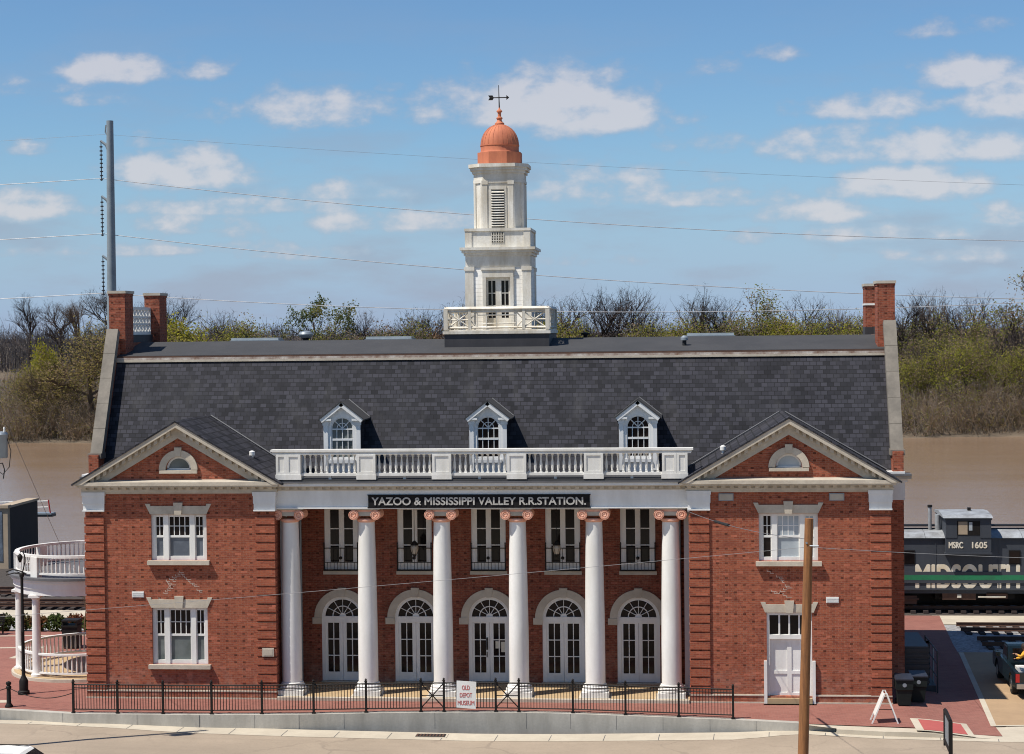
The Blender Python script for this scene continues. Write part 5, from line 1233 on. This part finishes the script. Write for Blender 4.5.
# person leaning into the truck bed
PDX, PDZ = -.32, -.05
def person():
    o = thing('person', 'person in a yellow top leaning over the bed of the pickup', 'person', (20.75, 3.1, TZ))
    J = {'pel': (20.82, 3.0, .98), 'chest': (20.66, 3.0, 1.36), 'neck': (20.60, 3.0, 1.52), 'head': (20.55, 3.0, 1.66), 'top': (20.53, 3.0, 1.76),
         'ls': (20.55, 2.82, 1.44), 'le': (20.40, 2.80, 1.32), 'lh': (20.20, 2.86, 1.42), 'rs': (20.62, 3.18, 1.44), 're': (20.48, 3.22, 1.22), 'rh': (20.30, 3.2, 1.18),
         'lk': (20.62, 2.9, .74), 'lf': (20.80, 2.88, .48), 'rk': (20.66, 3.12, .74), 'rf': (20.84, 3.14, .48), 'lt': (20.66, 2.88, .455), 'rt': (20.70, 3.14, .455)}
    Rr = {'pel': .15, 'chest': .16, 'neck': .06, 'head': .10, 'top': .07, 'ls': .075, 'le': .055, 'lh': .04, 'rs': .075, 're': .055, 'rh': .04, 'lk': .075, 'lf': .05, 'rk': .075, 'rf': .05, 'lt': .04, 'rt': .04}
    E = [('pel', 'chest'), ('chest', 'neck'), ('neck', 'head'), ('head', 'top'), ('chest', 'ls'), ('ls', 'le'), ('le', 'lh'), ('chest', 'rs'), ('rs', 're'), ('re', 'rh'), ('pel', 'lk'), ('lk', 'lf'), ('lf', 'lt'), ('pel', 'rk'), ('rk', 'rf'), ('rf', 'rt')]
    J = {k: (x+PDX, y, z+PDZ) for k, (x, y, z) in J.items()}
    keys = list(J); me = bpy.data.meshes.new('body'); me.from_pydata([J[k] for k in keys], [(keys.index(a), keys.index(b)) for a, b in E], [])
    ob = put('body', me, o); sk = ob.modifiers.new('skin', 'SKIN'); 
    for i, k in enumerate(keys): me.skin_vertices[0].data[i].radius = (Rr[k], Rr[k]); me.skin_vertices[0].data[i].use_root = (k == 'pel')
    sb = ob.modifiers.new('sub', 'SUBSURF'); sb.levels = sb.render_levels = 2
    dg = bpy.context.evaluated_depsgraph_get(); m2 = bpy.data.meshes.new_from_object(ob.evaluated_get(dg)); ob.modifiers.clear(); ob.data = m2
    for mm in ('skin', 'yellow_cloth', 'jeans'): m2.materials.append(MATS[mm])
    for p in m2.polygons:
        c = p.center; p.use_smooth = True
        hand = (c.x < 20.29+PDX)
        p.material_index = 0 if (c.z > 1.53+PDZ or hand) else (1 if c.z > .94+PDZ else 2)
    m = MB().use('hair_dark').lathe([(.0, 1.80+PDZ), (.06, 1.79+PDZ), (.105, 1.73+PDZ), (.112, 1.66+PDZ), (.10, 1.60+PDZ)], 20.565+PDX, 3.0, 14, cap=False); m.build('hair', o)
    for (hx, hy, hz) in ((20.19+PDX, 2.86, 1.425+PDZ), (20.29+PDX, 3.2, 1.175+PDZ)):
        m = MB().use('skin')
        for k, l in enumerate((.055, .07, .075, .065)):
            y = hy-.03+k*.02; m.tube([(hx, y, hz), (hx-l*.6, y, hz+.005), (hx-l, y, hz-.015)], .009, 5)
        m.tube([(hx+.01, hy-.035, hz), (hx-.025, hy-.055, hz+.01)], .01, 5); m.build('fingers', o)
person()

# white car passing along the bottom left corner of the road
def car():
    cx, cy, z = -12.9, -13.3, -.42
    t = thing('parked_car', 'white car on the road at the bottom left, only its roof in view', 'car', (cx, cy, z))
    m = MB().use('bright_white'); L_ = 2.2
    prof = [(cx-L_, z+.35), (cx+L_, z+.35), (cx+L_+.05, z+.6), (cx+L_-.1, z+.78), (cx+1.1, z+.92), (cx-1.9, z+.98), (cx-L_-.03, z+.9)]
    m.prism(prof, cy-.88, cy+.88); m.build('body', t)
    m = MB().use('glass_dark').prism([(cx-1.85, z+.95), (cx+1.1, z+.92), (cx+.35, z+1.40), (cx-1.3, z+1.42)], cy-.8, cy+.8); m.build('glasshouse', t)
    m = MB().use('bright_white').prism([(cx-1.34, z+1.41), (cx+.38, z+1.39), (cx+.28, z+1.45), (cx-.4, z+1.50), (cx-1.2, z+1.46)], cy-.72, cy+.72)
    for x0, x1 in ((cx-.6, cx-.5),): m.prism([(x0-.15, z+.95), (x1-.12, z+.95), (x1, z+1.42), (x0, z+1.42)], cy-.815, cy+.815)
    m.build('roof', t)
    m = MB().use('black_iron').box(cx-1.2, cx+.2, cy-.66, cy-.62, z+1.49, z+1.52).box(cx-1.2, cx+.2, cy+.62, cy+.66, z+1.49, z+1.52); m.build('roof_rail', t)
    for x in (cx-1.35, cx+1.35):
        for y in (cy-.9, cy+.70):
            n = 18; m = MB().use('rubber'); m.add([(x+.33*cos(2*pi*k/n), y+dy, z+.33+.33*sin(2*pi*k/n)) for dy in (0, .2) for k in range(n)], [tuple(range(n)), tuple(range(2*n-1, n-1, -1))]+[(k, (k+1) % n, (k+1) % n+n, k+n) for k in range(n)]); m.build('wheel', t)
car()

# ------------------------------------------------------------------ steel transmission pole and its lines
t = thing('transmission_pole', 'tall grey steel transmission pole rising behind the left chimneys', 'power pole', (-32.9, 60, -5))
MB().use('pole_steel').tube([(-32.95, 60, -6.5), (-32.75, 60, 28.8)], .48, 14, .24).build('shaft', t)
for z in (27.2, 23.3, 19.1):
    m = MB().use('pole_steel').tube([(-32.8, 60, z-.7), (-33.05, 60, z-.1), (-33.45, 60, z+.2)], .13, 8, .08); m.build('arm', t)
    m = MB().use('dark_metal')
    m.tube([(-33.42, 60, z-2.62), (-33.42, 60, z+.15)], .035, 6)
    for k in range(9): m.lathe([(.03, 0), (.12, .03), (.12, .08), (.03, .12)], -33.42, 60, 8, z-2.6+k*.29)
    m.build('insulator_string', t)
m = MB().use('pole_steel').tube([(-32.8, 60, 27.6), (-33.1, 60, 28.0), (-33.05, 60, 28.5)], .05, 6); m.build('top_bracket', t)
def hv(P, r, mat, label):      # P: pole end, mid, right heights in the plane of the pole
    (xa, za), (xb, zb), (xc, zc) = P; right = []
    for k in range(49):
        x = xa+(75-xa)*k/48; right.append((x, 60, za*(x-xb)*(x-xc)/((xa-xb)*(xa-xc))+zb*(x-xa)*(x-xc)/((xb-xa)*(xb-xc))+zc*(x-xa)*(x-xb)/((xc-xa)*(xc-xb))))
    left = sag((xa, 60, za), (-110, 60, za-1.4), .5, 14)
    cable('power_line', list(reversed(left))+right[1:], r, mat, label, 'power line')
hv(((-33.1, 27.85), (-2.3, 25.23), (30.4, 23.11)), .008, 'wire_grey', 'thin topmost power line fixed to the tip of the steel pole')
hv(((-33.4, 24.75), (-5, 21.55), (30.4, 19.34)), .024, 'wire_light', 'upper thick power line crossing behind the cupola louvers')
hv(((-33.4, 20.85), (-5, 17.7), (30.4, 15.43)), .026, 'wire_light', 'middle power line crossing behind the cupola window')
hv(((-33.4, 16.65), (-5, 15.05), (30.4, 15.2)), .026, 'wire_light', 'lowest power line running just above the roof deck')

# ------------------------------------------------------------------ left background: floodwall, gangway, planting, litter bin
t = thing('floodwall', 'end block of a concrete floodwall with a dark shaded side at the river', 'wall', (-33.5, 38, -.3))
MB().use('floodwall').box(-37.5, -32.92, 39.4, 39.75, -.4, 3.4).use('floodwall_shade').add([(-32.90, 39.76, -.4), (-32.90, 44.5, -.4), (-32.90, 44.5, 3.38), (-32.90, 39.76, 3.38)], [(0, 1, 2, 3)]).use('floodwall').box(-33.6, -32.905, 39.75, 44.5, -.4, 3.4).build('block', t)  # side face toward the station carries painted shade
MB().use('floodwall').box(-37.5, -32.85, 39.3, 39.8, 3.4, 3.58).box(-33.6, -32.85, 39.8, 44.6, 3.4, 3.54).build('coping', t)
MB().use('mural_blue').box(-37.5, -33.25, 39.37, 39.4, .2, 3.2).build('mural_panel', t)
t = thing('gangway', 'small grey gangway with white rails over the river behind the floodwall', 'gangway', (-38, 61, .6))
MB().use('galv_steel').box(-44.6, -37.5, 60, 60.9, .95, 1.05).use('dark_metal').box(-44.5, -37.45, 60.05, 60.85, .78, .948).build('deck', t)
m = MB().use('bright_white')
for z in (1.42, 1.85): m.tube([(-44.6, 60.05, z-.1), (-37.75, 60.05, z+.06)], .04, 6)
m.build('handrail', t)
MB().use('lamp_red').tube([(-37.58, 60.05, 1.0), (-37.72, 60.05, 2.0)], .05, 8).build('end_post', t)
for x in (-44.0, -42.0): MB().use('dark_metal').tube([(x, 60.5, -9), (x, 60.5, .78)], .12, 8).build('pile', t)
t = thing('litter_bin', 'black square litter bin standing behind the round porch', 'litter bin', (-19.3, 10.8, 0))
MB().use('black_iron').box(-19.66, -18.98, 10.6, 11.25, .05, .95).build('body', t)
m = MB().use('black_iron').box(-19.70, -18.94, 10.56, 11.29, .95, 1.02)
for x in (-19.63, -19.02): m.box(x-.03, x+.03, 10.6, 11.25, 1.02, 1.2)
m.box(-19.68, -18.96, 10.58, 11.27, 1.2, 1.26); m.build('hood', t)
t = thing('park_bench', 'dark metal bench at the left edge near the tracks', 'bench', (-24.4, 14.3, 0))
m = MB().use('black_iron')
for k in range(4): m.box(-25.4, -23.75, 14.1+k*.12, 14.19+k*.12, .43, .46)
m.build('seat', t)
m = MB().use('black_iron')
for k in range(4): m.box(-25.4, -23.75, 14.58+k*.02, 14.61+k*.02, .52+k*.1, .60+k*.1)
m.build('backrest', t)
for x in (-25.3, -23.85): MB().use('black_iron').box(x-.03, x+.03, 14.1, 14.16, 0, .43).box(x-.03, x+.03, 14.56, 14.62, 0, .5).box(x-.03, x+.03, 14.1, 14.6, .40, .43).build('leg', t)

# ------------------------------------------------------------------ vegetation
class TB(MB):
    def seg(s, p, q, r0, r1, n=3):
        d = (q-p); a = d.orthogonal().normalized(); b = d.normalized().cross(a); o = len(s.v)
        for c, r in ((p, r0), (q, r1)):
            for k in range(n): t = 2*pi*k/n; s.v.append(tuple(c+a*(r*cos(t))+b*(r*sin(t))))
        for k in range(n): s.f.append([o+k, o+(k+1) % n, o+n+(k+1) % n, o+n+k]); s.m.append(s.cur); s.sm.append(True)
    def leaf(s, p, r, rnd):
        o = len(s.v); a = Vector((rnd.gauss(0, 1), rnd.gauss(0, 1), rnd.gauss(0, 1))).normalized(); b = a.orthogonal().normalized(); c = a.cross(b)
        t = rnd.random()*6.3
        for k in range(3): w = t+2*pi*k/3; s.v.append(tuple(p+b*(r*cos(w))+c*(r*sin(w))))
        s.f.append([o, o+1, o+2]); s.m.append(s.cur); s.sm.append(False)
    def sliver(s, p, d, w):
        a = d.orthogonal().normalized()*w; o = len(s.v); s.v += [tuple(p-a), tuple(p+a), tuple(p+d)]; s.f.append([o, o+1, o+2]); s.m.append(s.cur); s.sm.append(False)
def rv(rnd, s): return Vector((rnd.gauss(0, s), rnd.gauss(0, s), rnd.gauss(0, s)))
def grow(tb, tips, rnd, p, d, L, r, lvl, mx, up=.15, kids=(7, 6, 5, 4), minr=.045, spread=.75):
    n = 4 if lvl < 2 else 3
    q = p
    pts = [p]
    for k in range(n):
        d = (d+rv(rnd, .14 if lvl else .06)+Vector((0, 0, up*(.5 if lvl else 0)))).normalized(); q2 = q+d*(L/n); ra, rb = r*(1-.55*k/n), r*(1-.55*(k+1)/n)
        tb.seg(q, q2, max(ra, minr), max(rb, minr*.8), 5 if lvl == 0 else 3); q = q2; pts.append(q)
    if lvl == mx: tips.append(q); return
    for j in range(kids[lvl]):
        t = rnd.uniform(.35, 1.0) if lvl else rnd.uniform(.38, 1.0)
        i = min(n-1, int(t*n)); b = pts[i].lerp(pts[i+1], t*n-i)
        ax = d.orthogonal().normalized(); ax.rotate(Matrix.Rotation(rnd.random()*6.283, 3, d))
        nd = (d*rnd.uniform(.45, .9)+ax*spread*rnd.uniform(.6, 1.2)+Vector((0, 0, up))).normalized()
        grow(tb, tips, rnd, b, nd, L*rnd.uniform(.48, .68)*(1.15-.3*t), r*.5*(1.2-.5*t), lvl+1, mx, up, kids, minr, spread)
def tree_meshes(seed, H, bark, leaf=None, nleaf=0, kids=(8, 6, 5, 4), lr=.45, up=.16, spread=.75, trunkfrac=.55, clump=1.2, minr=.024, twigs=4, twl=.9):
    rnd = random.Random(seed); tr = TB().use(bark); tips = []
    grow(tr, tips, rnd, Vector((0, 0, -.4)), Vector((rnd.gauss(0, .05), rnd.gauss(0, .05), 1)).normalized(), H*trunkfrac, H*.016+.08, 0, 3, up, kids, minr, spread)
    for p in tips:                       # the last fine twigs
        for _ in range(twigs): tr.sliver(p, (rv(rnd, .6)+Vector((0, 0, .45)))*twl, .018)
    top = max(p.z for p in tips); k = H/top
    tr.v = [(x*k, y*k, z*k) for x, y, z in tr.v]
    tm = tr.mesh('trunk'); cm_ = None
    if leaf:
        lb = TB()
        leaves = leaf if isinstance(leaf, (list, tuple)) else [leaf]
        base = [rnd.choice(tips)*k for _ in range(max(8, nleaf//40))]
        for i in range(nleaf):
            c = base[i % len(base)]; lb.use(leaves[(i % len(base)) % len(leaves)]); lb.leaf(c+rv(rnd, clump), lr*rnd.uniform(.6, 1.2), rnd)
        cm_ = lb.mesh('crown')
    return tm, cm_
PROT = {}
def proto(key, *a, **k): PROT[key] = tree_meshes(*a, **k)
proto('bare1', 11, 26, 'bark_dark', spread=.62, kids=(9, 8, 6, 4)); proto('bare2', 12, 24, 'bark_dark', kids=(11, 8, 6, 4), spread=.75); proto('bare3', 13, 27, 'bark', kids=(8, 8, 6, 4), spread=.5, up=.25)
proto('bare4', 14, 23, 'bark_dark', kids=(10, 8, 6, 4), spread=.85)
proto('leafy1', 21, 20, 'bark_dark', ['leaf_lime', 'leaf_olive', 'twig_brown'], 5000, clump=.9, lr=.18); proto('leafy2', 22, 17, 'bark', ['leaf_olive', 'twig_brown', 'leaf_lime', 'twig_grey', 'leaf_green'], 7000, clump=1.0, lr=.19, spread=.9)
proto('tuft', 23, 22, 'bark_dark', ['leaf_green', 'leaf_olive'], 2600, clump=.7, lr=.24, kids=(5, 5, 4, 4)); proto('willow', 24, 17, 'bark', ['leaf_willow', 'leaf_willow', 'leaf_olive', 'twig_brown'], 11000, clump=1.1, lr=.15, spread=1.1, kids=(9, 7, 5, 4), up=.08, trunkfrac=.45, twigs=6, twl=1.5)
proto('bush', 25, 8, 'twig_brown', ['leaf_yellow', 'leaf_yellow', 'leaf_lime'], 6000, clump=.6, lr=.14, trunkfrac=.4, kids=(9, 5, 4, 3)); proto('rustbush', 26, 9, 'twig_brown', ['leaf_rust', 'twig_brown', 'leaf_rust'], 4200, clump=.8, lr=.15, trunkfrac=.4)
proto('round', 27, 12, 'bark', ['leaf_lime', 'leaf_olive', 'leaf_lime', 'twig_brown', 'leaf_yellow'], 9500, clump=.9, lr=.135, trunkfrac=.45, spread=1.0, up=.1)
def tree(key, name, x, y, z, h, label, rot=0., group=None, cat='tree', wide=1.):
    tm, cm_ = PROT[key]
    base = {'bare1': 26, 'bare2': 24, 'bare3': 27, 'bare4': 23, 'leafy1': 20, 'leafy2': 17, 'tuft': 22, 'willow': 17, 'bush': 8, 'rustbush': 9, 'round': 12}[key]
    o = bpy.data.objects.new(name, None); COL.objects.link(o); o.location = (x, y, z); o.rotation_euler = (0, 0, rot); s = h/base; o.scale = (s*wide, s*wide, s); tag(o, label, cat, group)
    for nm, me in (('trunk', tm), ('crown', cm_)):
        if me is None: continue
        c = bpy.data.objects.new(nm, me); COL.objects.link(c); c.parent = o
GF = 'bare trees across the river'; GG = 'leafing trees on the far bank'
def bankz(y): return -4.7+1.2*sst(y, 280, 330)
T = [
 ('bare1', 'bare_tree', -257, 660, -4, 36, 'tall bare dark tree at the far left edge of the far shore'), ('bare2', 'bare_tree', -244, 655, -4, 33, 'wide bare dark tree left of the chimneys, second from the left edge'),
 ('bare3', 'bare_tree', -236, 665, -4, 35, 'slim bare dark tree third from the left edge on the far shore'), ('bare2', 'bare_tree', -221, 650, -4, 38, 'largest bare dark tree just left of the steel pole'),
 ('bare4', 'bare_tree', -206, 655, -4, 36, 'bare dark tree showing between the two left chimneys'), ('bare1', 'bare_tree', -196, 660, -4, 34, 'bare dark tree just right of the left chimneys'),
 ('bare4', 'bare_tree', -88, 318, -4, 22.5, 'lone bare tree over the roof left of the pale skylights'), ('tuft', 'leafy_tree', -68, 312, -4, 24, 'tall tree with a green tuft of leaves above the roof vent'),
 ('bare4', 'bare_tree', -58, 318, -4, 22, 'thin bare tree between the green tuft tree and the cupola'), ('bare3', 'bare_tree', -40, 325, -4, 25.5, 'bare tree directly left of the cupola'), ('bare2', 'bare_tree', -46, 330, -4, 22.5, 'hazy bare tree second to the left of the cupola'),
 ('bare2', 'bare_tree', -18.5, 318, -4, 25, 'bare spreading tree directly right of the cupola'), ('bare2', 'bare_tree', -11.5, 312, -4, 26, 'tallest bare spreading tree right of the cupola'), ('bare4', 'bare_tree', -2.8, 315, -4, 26, 'bare round-headed tree above the round roof vent right of the cupola'),
 ('bare3', 'bare_tree', 11, 310, -4, 26.5, 'slim twiggy bare tree above the middle of the right roof'), ('bare1', 'bare_tree', 14.8, 318, -4, 24, 'forked bare tree just right of the slim twiggy one'), ('leafy1', 'leafy_tree', 22.5, 308, -4, 25, 'thinly leafed tree with heavy limbs above the right roof'),
 ('bare4', 'bare_tree', 33, 316, -4, 24, 'pale bare tree left of the right chimneys'), ('bare3', 'bare_tree', 38, 325, -4, 23, 'thin bare tree hard against the right chimneys'),
 ('bare1', 'bare_tree', 49.5, 300, -4, 24.5, 'bare forked tree just right of the right chimneys'), ('bare3', 'bare_tree', 57, 303, -4, 25, 'bare upright tree over the right-hand thicket'), ('bare2', 'bare_tree', 64, 318, -4, 24, 'faint bare tree behind the right-hand thicket'),
 ('leafy1', 'leafy_tree', 71, 292, -4, 27, 'tall leafing tree at the right edge of view'), ('bare4', 'bare_tree', 70, 282, -4.5, 18, 'grey bare tree by the shore at the right edge'),
 ('willow', 'willow_tree', -104.0, 272, -5, 20, 'large yellow-green willow with dark leaning limbs on the left shore'), ('bush', 'leafy_bush', -114, 278, -5, 16, 'bright yellow leafing tree at the left end of the willow'), ('willow', 'willow_tree', -112.5, 267, -5, 12, 'low straw-coloured willow at the left shore edge'),
 ('willow', 'willow_tree', -97, 278, -5, 18, 'straw-coloured willow mostly behind the left gable coping'),
 ('round', 'leafy_tree', 48, 278, -5, 12.5, 'lime green bush nearest the right gable coping'), ('round', 'leafy_tree', 57.5, 276, -5, 15.5, 'lime green tree in the middle of the right shore'), ('leafy1', 'leafy_tree', 55, 290, -4.2, 19.5, 'thin olive leafing tree above the lime green ones on the right shore'), ('round', 'leafy_tree', 65, 277, -5, 14, 'lime green bush toward the right edge of the shore'),
 ('leafy2', 'leafy_tree', 47.5, 296, -4, 18, 'olive leafing tree right beside the right chimneys'), ('leafy1', 'leafy_tree', 62, 300, -4, 19.5, 'light green leafing tree behind the right shore bushes'), ('bare4', 'bare_tree', 67.5, 288, -4.2, 18.5, 'brown twiggy tree at the right edge behind the shore brush'), ('bare2', 'bare_tree', 52, 284, -4.6, 15.5, 'brown twiggy tree between the lime green shore bushes'),
 ('bush', 'leafy_bush', -98, 330, -4, 19, 'yellow-green leafing tree right of the left chimneys'), ('round', 'leafy_tree', -91, 336, -4, 19, 'lime green tree above the left end of the roof deck'), ('leafy2', 'leafy_tree', -80, 330, -4, 18, 'dull green tree above the left skylight'), ('leafy2', 'leafy_tree', -70, 335, -4, 18, 'dull green tree below the tall green tuft'),
 ('rustbush', 'leafy_bush', -58.5, 322, -4, 17, 'rust brown bush above the left roof deck'), ('rustbush', 'leafy_bush', -47, 325, -4, 17, 'rust brown bush nearer the cupola'), ('leafy2', 'leafy_tree', -52, 335, -4, 19, 'dark green tree between the two rust brown bushes'),
 ('round', 'leafy_tree', -21, 322, -4, 19, 'green tree behind the right corner of the cupola balcony'), ('leafy2', 'leafy_tree', -8, 330, -4, 17.5, 'dull green tree below the bare spreading trees'), ('round', 'leafy_tree', 3, 322, -4, 18.5, 'lime green tree above the middle right of the roof'),
 ('leafy2', 'leafy_tree', 14, 325, -4, 18.5, 'green tree behind the right skylight'), ('round', 'leafy_tree', 31, 318, -4, 18.5, 'bright green round tree left of the right chimneys'), ('round', 'leafy_tree', 39, 314, -4, 18.5, 'green round tree touching the right chimneys'), ('bush', 'leafy_bush', 25, 320, -4, 17, 'yellow-green bush above the right roof vent')]
T = [(k, nm, 7.75+(x-7.75)*.953, 303, z, h+.2, lab) if (k in ('round', 'leafy2', 'bush') and y > 312) else (k, nm, x, y, z, h, lab) for (k, nm, x, y, z, h, lab) in T]
T = [(k, nm, 7.75+(x-7.75)*1.172 if y > 600 else x, 784 if y > 600 else y, z, h*1.03 if y > 600 else h, lab) for (k, nm, x, y, z, h, lab) in T]
rr = random.Random(5)
for (k, nm, x, y, z, h, lab) in T:
    tree(k, nm, x, y, z, h, lab, rr.random()*6.28, GF if nm == 'bare_tree' else GG, 'bush' if 'bush' in nm else 'tree', 1.3 if k == 'willow' else (.62 if k == 'bush' and x < -110 else 1.))

# brush and woods that read as one mass
def mass(name, n_st, n_sl, n_lf, xr, yfun, hfun, zfun, stem, twig, leaves, label, lr=.2, seed=3, lean=.25, rad=.04, lfz=(.35, 1.0), sl=1.2, sw=.03, lump=0.):
    rnd = random.Random(seed); tb = TB(); xs_ = []
    for i in range(n_st):
        x = rnd.uniform(*xr); y = yfun(rnd, x); h = hfun(rnd, x, y)*(1+lump*(sin(x*.21+y*.05)*.5+sin(x*.57+1.3)*.3+sin(x*1.31)*.2)); p = Vector((x, y, zfun(x, y)-.3)); tb.use(stem[i % len(stem)])
        d = Vector((rnd.gauss(0, lean), rnd.gauss(0, lean), 1)).normalized()
        q = p+d*h*.5; q2 = q+(d+rv(rnd, .25)).normalized()*h*.42; tb.seg(p, q, rad*1.6, rad*1.1); tb.seg(q, q2, rad*1.1, rad*.5)
        for j in range(3): b = p.lerp(q, rnd.uniform(.4, 1)) if j < 1 else q.lerp(q2, rnd.random()); tb.seg(b, b+(d*.7+rv(rnd, .5)).normalized()*h*rnd.uniform(.12, .26), rad*.7, rad*.4)
        xs_.append((p, q, q2, h))
    def spot(t): p, q, q2, h = xs_[rnd.randrange(len(xs_))]; return p.lerp(q, t*2) if t < .5 else q.lerp(q2, t*2-1)
    for i in range(n_sl): tb.use(twig[i % len(twig)]); c = spot(rnd.uniform(.05, 1)); tb.sliver(c+rv(rnd, .5*sl), (rv(rnd, .55)+Vector((0, 0, .6)))*sl, sw)
    for i in range(n_lf):
        c = spot(rnd.uniform(*lfz)); k = sin(c.x*.31+c.z*.2)+sin(c.x*.83+c.y*.4)*.7+sin(c.z*.9+c.y*.3)*.5
        tb.use(leaves[int((k+2.2)/4.4*len(leaves)) % len(leaves)]); tb.leaf(c+rv(rnd, .6), lr*rnd.uniform(.5, 1.2), rnd)
    return tag(tb.build(name), label, 'woods', kind='stuff')
mass('shore_brush', 5000, 70000, 34000, (-150, 95), lambda r, x: shore(x)+r.uniform(1.0, 15), lambda r, x, y: r.uniform(3.0, 8.5)+1.8*sst(x, 38, 48), lambda x, y: -5.6+(y-shore(x))*.1, ['twig_brown', 'twig_grey', 'twig_brown', 'bark'], ['twig_brown', 'twig_brown', 'twig_grey', 'twig_pale'], ['twig_brown', 'leaf_willow', 'leaf_olive', 'twig_brown', 'leaf_willow', 'leaf_olive', 'leaf_lime'], 'brown and olive brush massed along the far shore', .19, 3, .5, .035, (.05, .9), 1.3, .03, .35)
mass('bank_wood', 3600, 80000, 30000, (-150, 110), lambda r, x: 282+r.uniform(0, 75), lambda r, x, y: r.uniform(9.5, 15.0)+(2.2*sst(x, 38, 48) if x > 0 else -3.0*sst(-x, 85, 100)), lambda x, y: bankz(y), ['twig_grey', 'bark', 'twig_brown'], ['twig_grey', 'twig_brown', 'twig_pale', 'twig_grey'], ['leaf_lime', 'leaf_olive', 'twig_brown', 'leaf_lime', 'leaf_olive', 'leaf_rust', 'leaf_yellow', 'leaf_olive'], 'grey-brown wood with traces of new green behind the far shore', .26, 4, .12, .05, (.2, .95), 1.5, .035, .25)
mass('distant_wood', 5000, 70000, 22000, (-430, 280), lambda r, x: 772+r.uniform(0, 120), lambda r, x, y: r.uniform(15, 20.5)+2.5*sst(-x, 150, 220), lambda x, y: -4., ['twig_far', 'bark_dark'], ['twig_far', 'twig_far', 'twig_grey'], ['twig_far', 'leaf_far', 'twig_far'], 'dark bare wood beyond the second water', .6, 6, .06, .10, (.0, .9), 2.6, .09, .18)

# hedge of red-tipped shrubs by the left tracks, each a plant of its own
rnd = random.Random(9)
HL = ['low red-tipped shrub at the left edge, first in the row by the tracks', 'low red-tipped shrub second from the left in the row by the tracks', 'low red-tipped shrub just right of the street lamp pole', 'low green shrub between the two visible porch columns', 'low red-tipped shrub right of the second porch column', 'low green shrub behind the litter bin', 'low red-tipped shrub beside the station wall behind the porch']
for i, lab in enumerate(HL):
    x = -24.4+i*.86; y = 16.1+.15*sin(i*2.)
    t = thing('shrub', lab, 'shrub', (x, y, -.1), 0, 'shrubs in a row by the left tracks')
    lb = TB()
    for k in range(420):
        d = rv(rnd, 1).normalized()*rnd.random()**.4; lb.use('leaf_redtip' if (i != 3 and i != 5 and (d.z > .1 or k % 3 == 0)) else 'leaf_green'); lb.leaf(Vector((x+d.x*.5, y+d.y*.45, .28+d.z*.42)), .085*rnd.uniform(.6, 1.3), rnd)
    lb.build('foliage', t)
    st = TB().use('bark')
    for k in range(7): st.seg(Vector((x, y, -.15)), Vector((x+rnd.gauss(0, .2), y+rnd.gauss(0, .2), .5)), .02, .01)
    st.build('stem', t)
tb = TB().use('twig_brown'); tips = []
grow(tb, tips, random.Random(4), Vector((-20.0, 14.6, -.1)), Vector((.02, 0, 1)), 1.5, .035, 0, 2, .5, (6, 4, 3), .012, .3)
tag(tb.build('sapling'), 'slender bare sapling behind the round porch', 'tree')
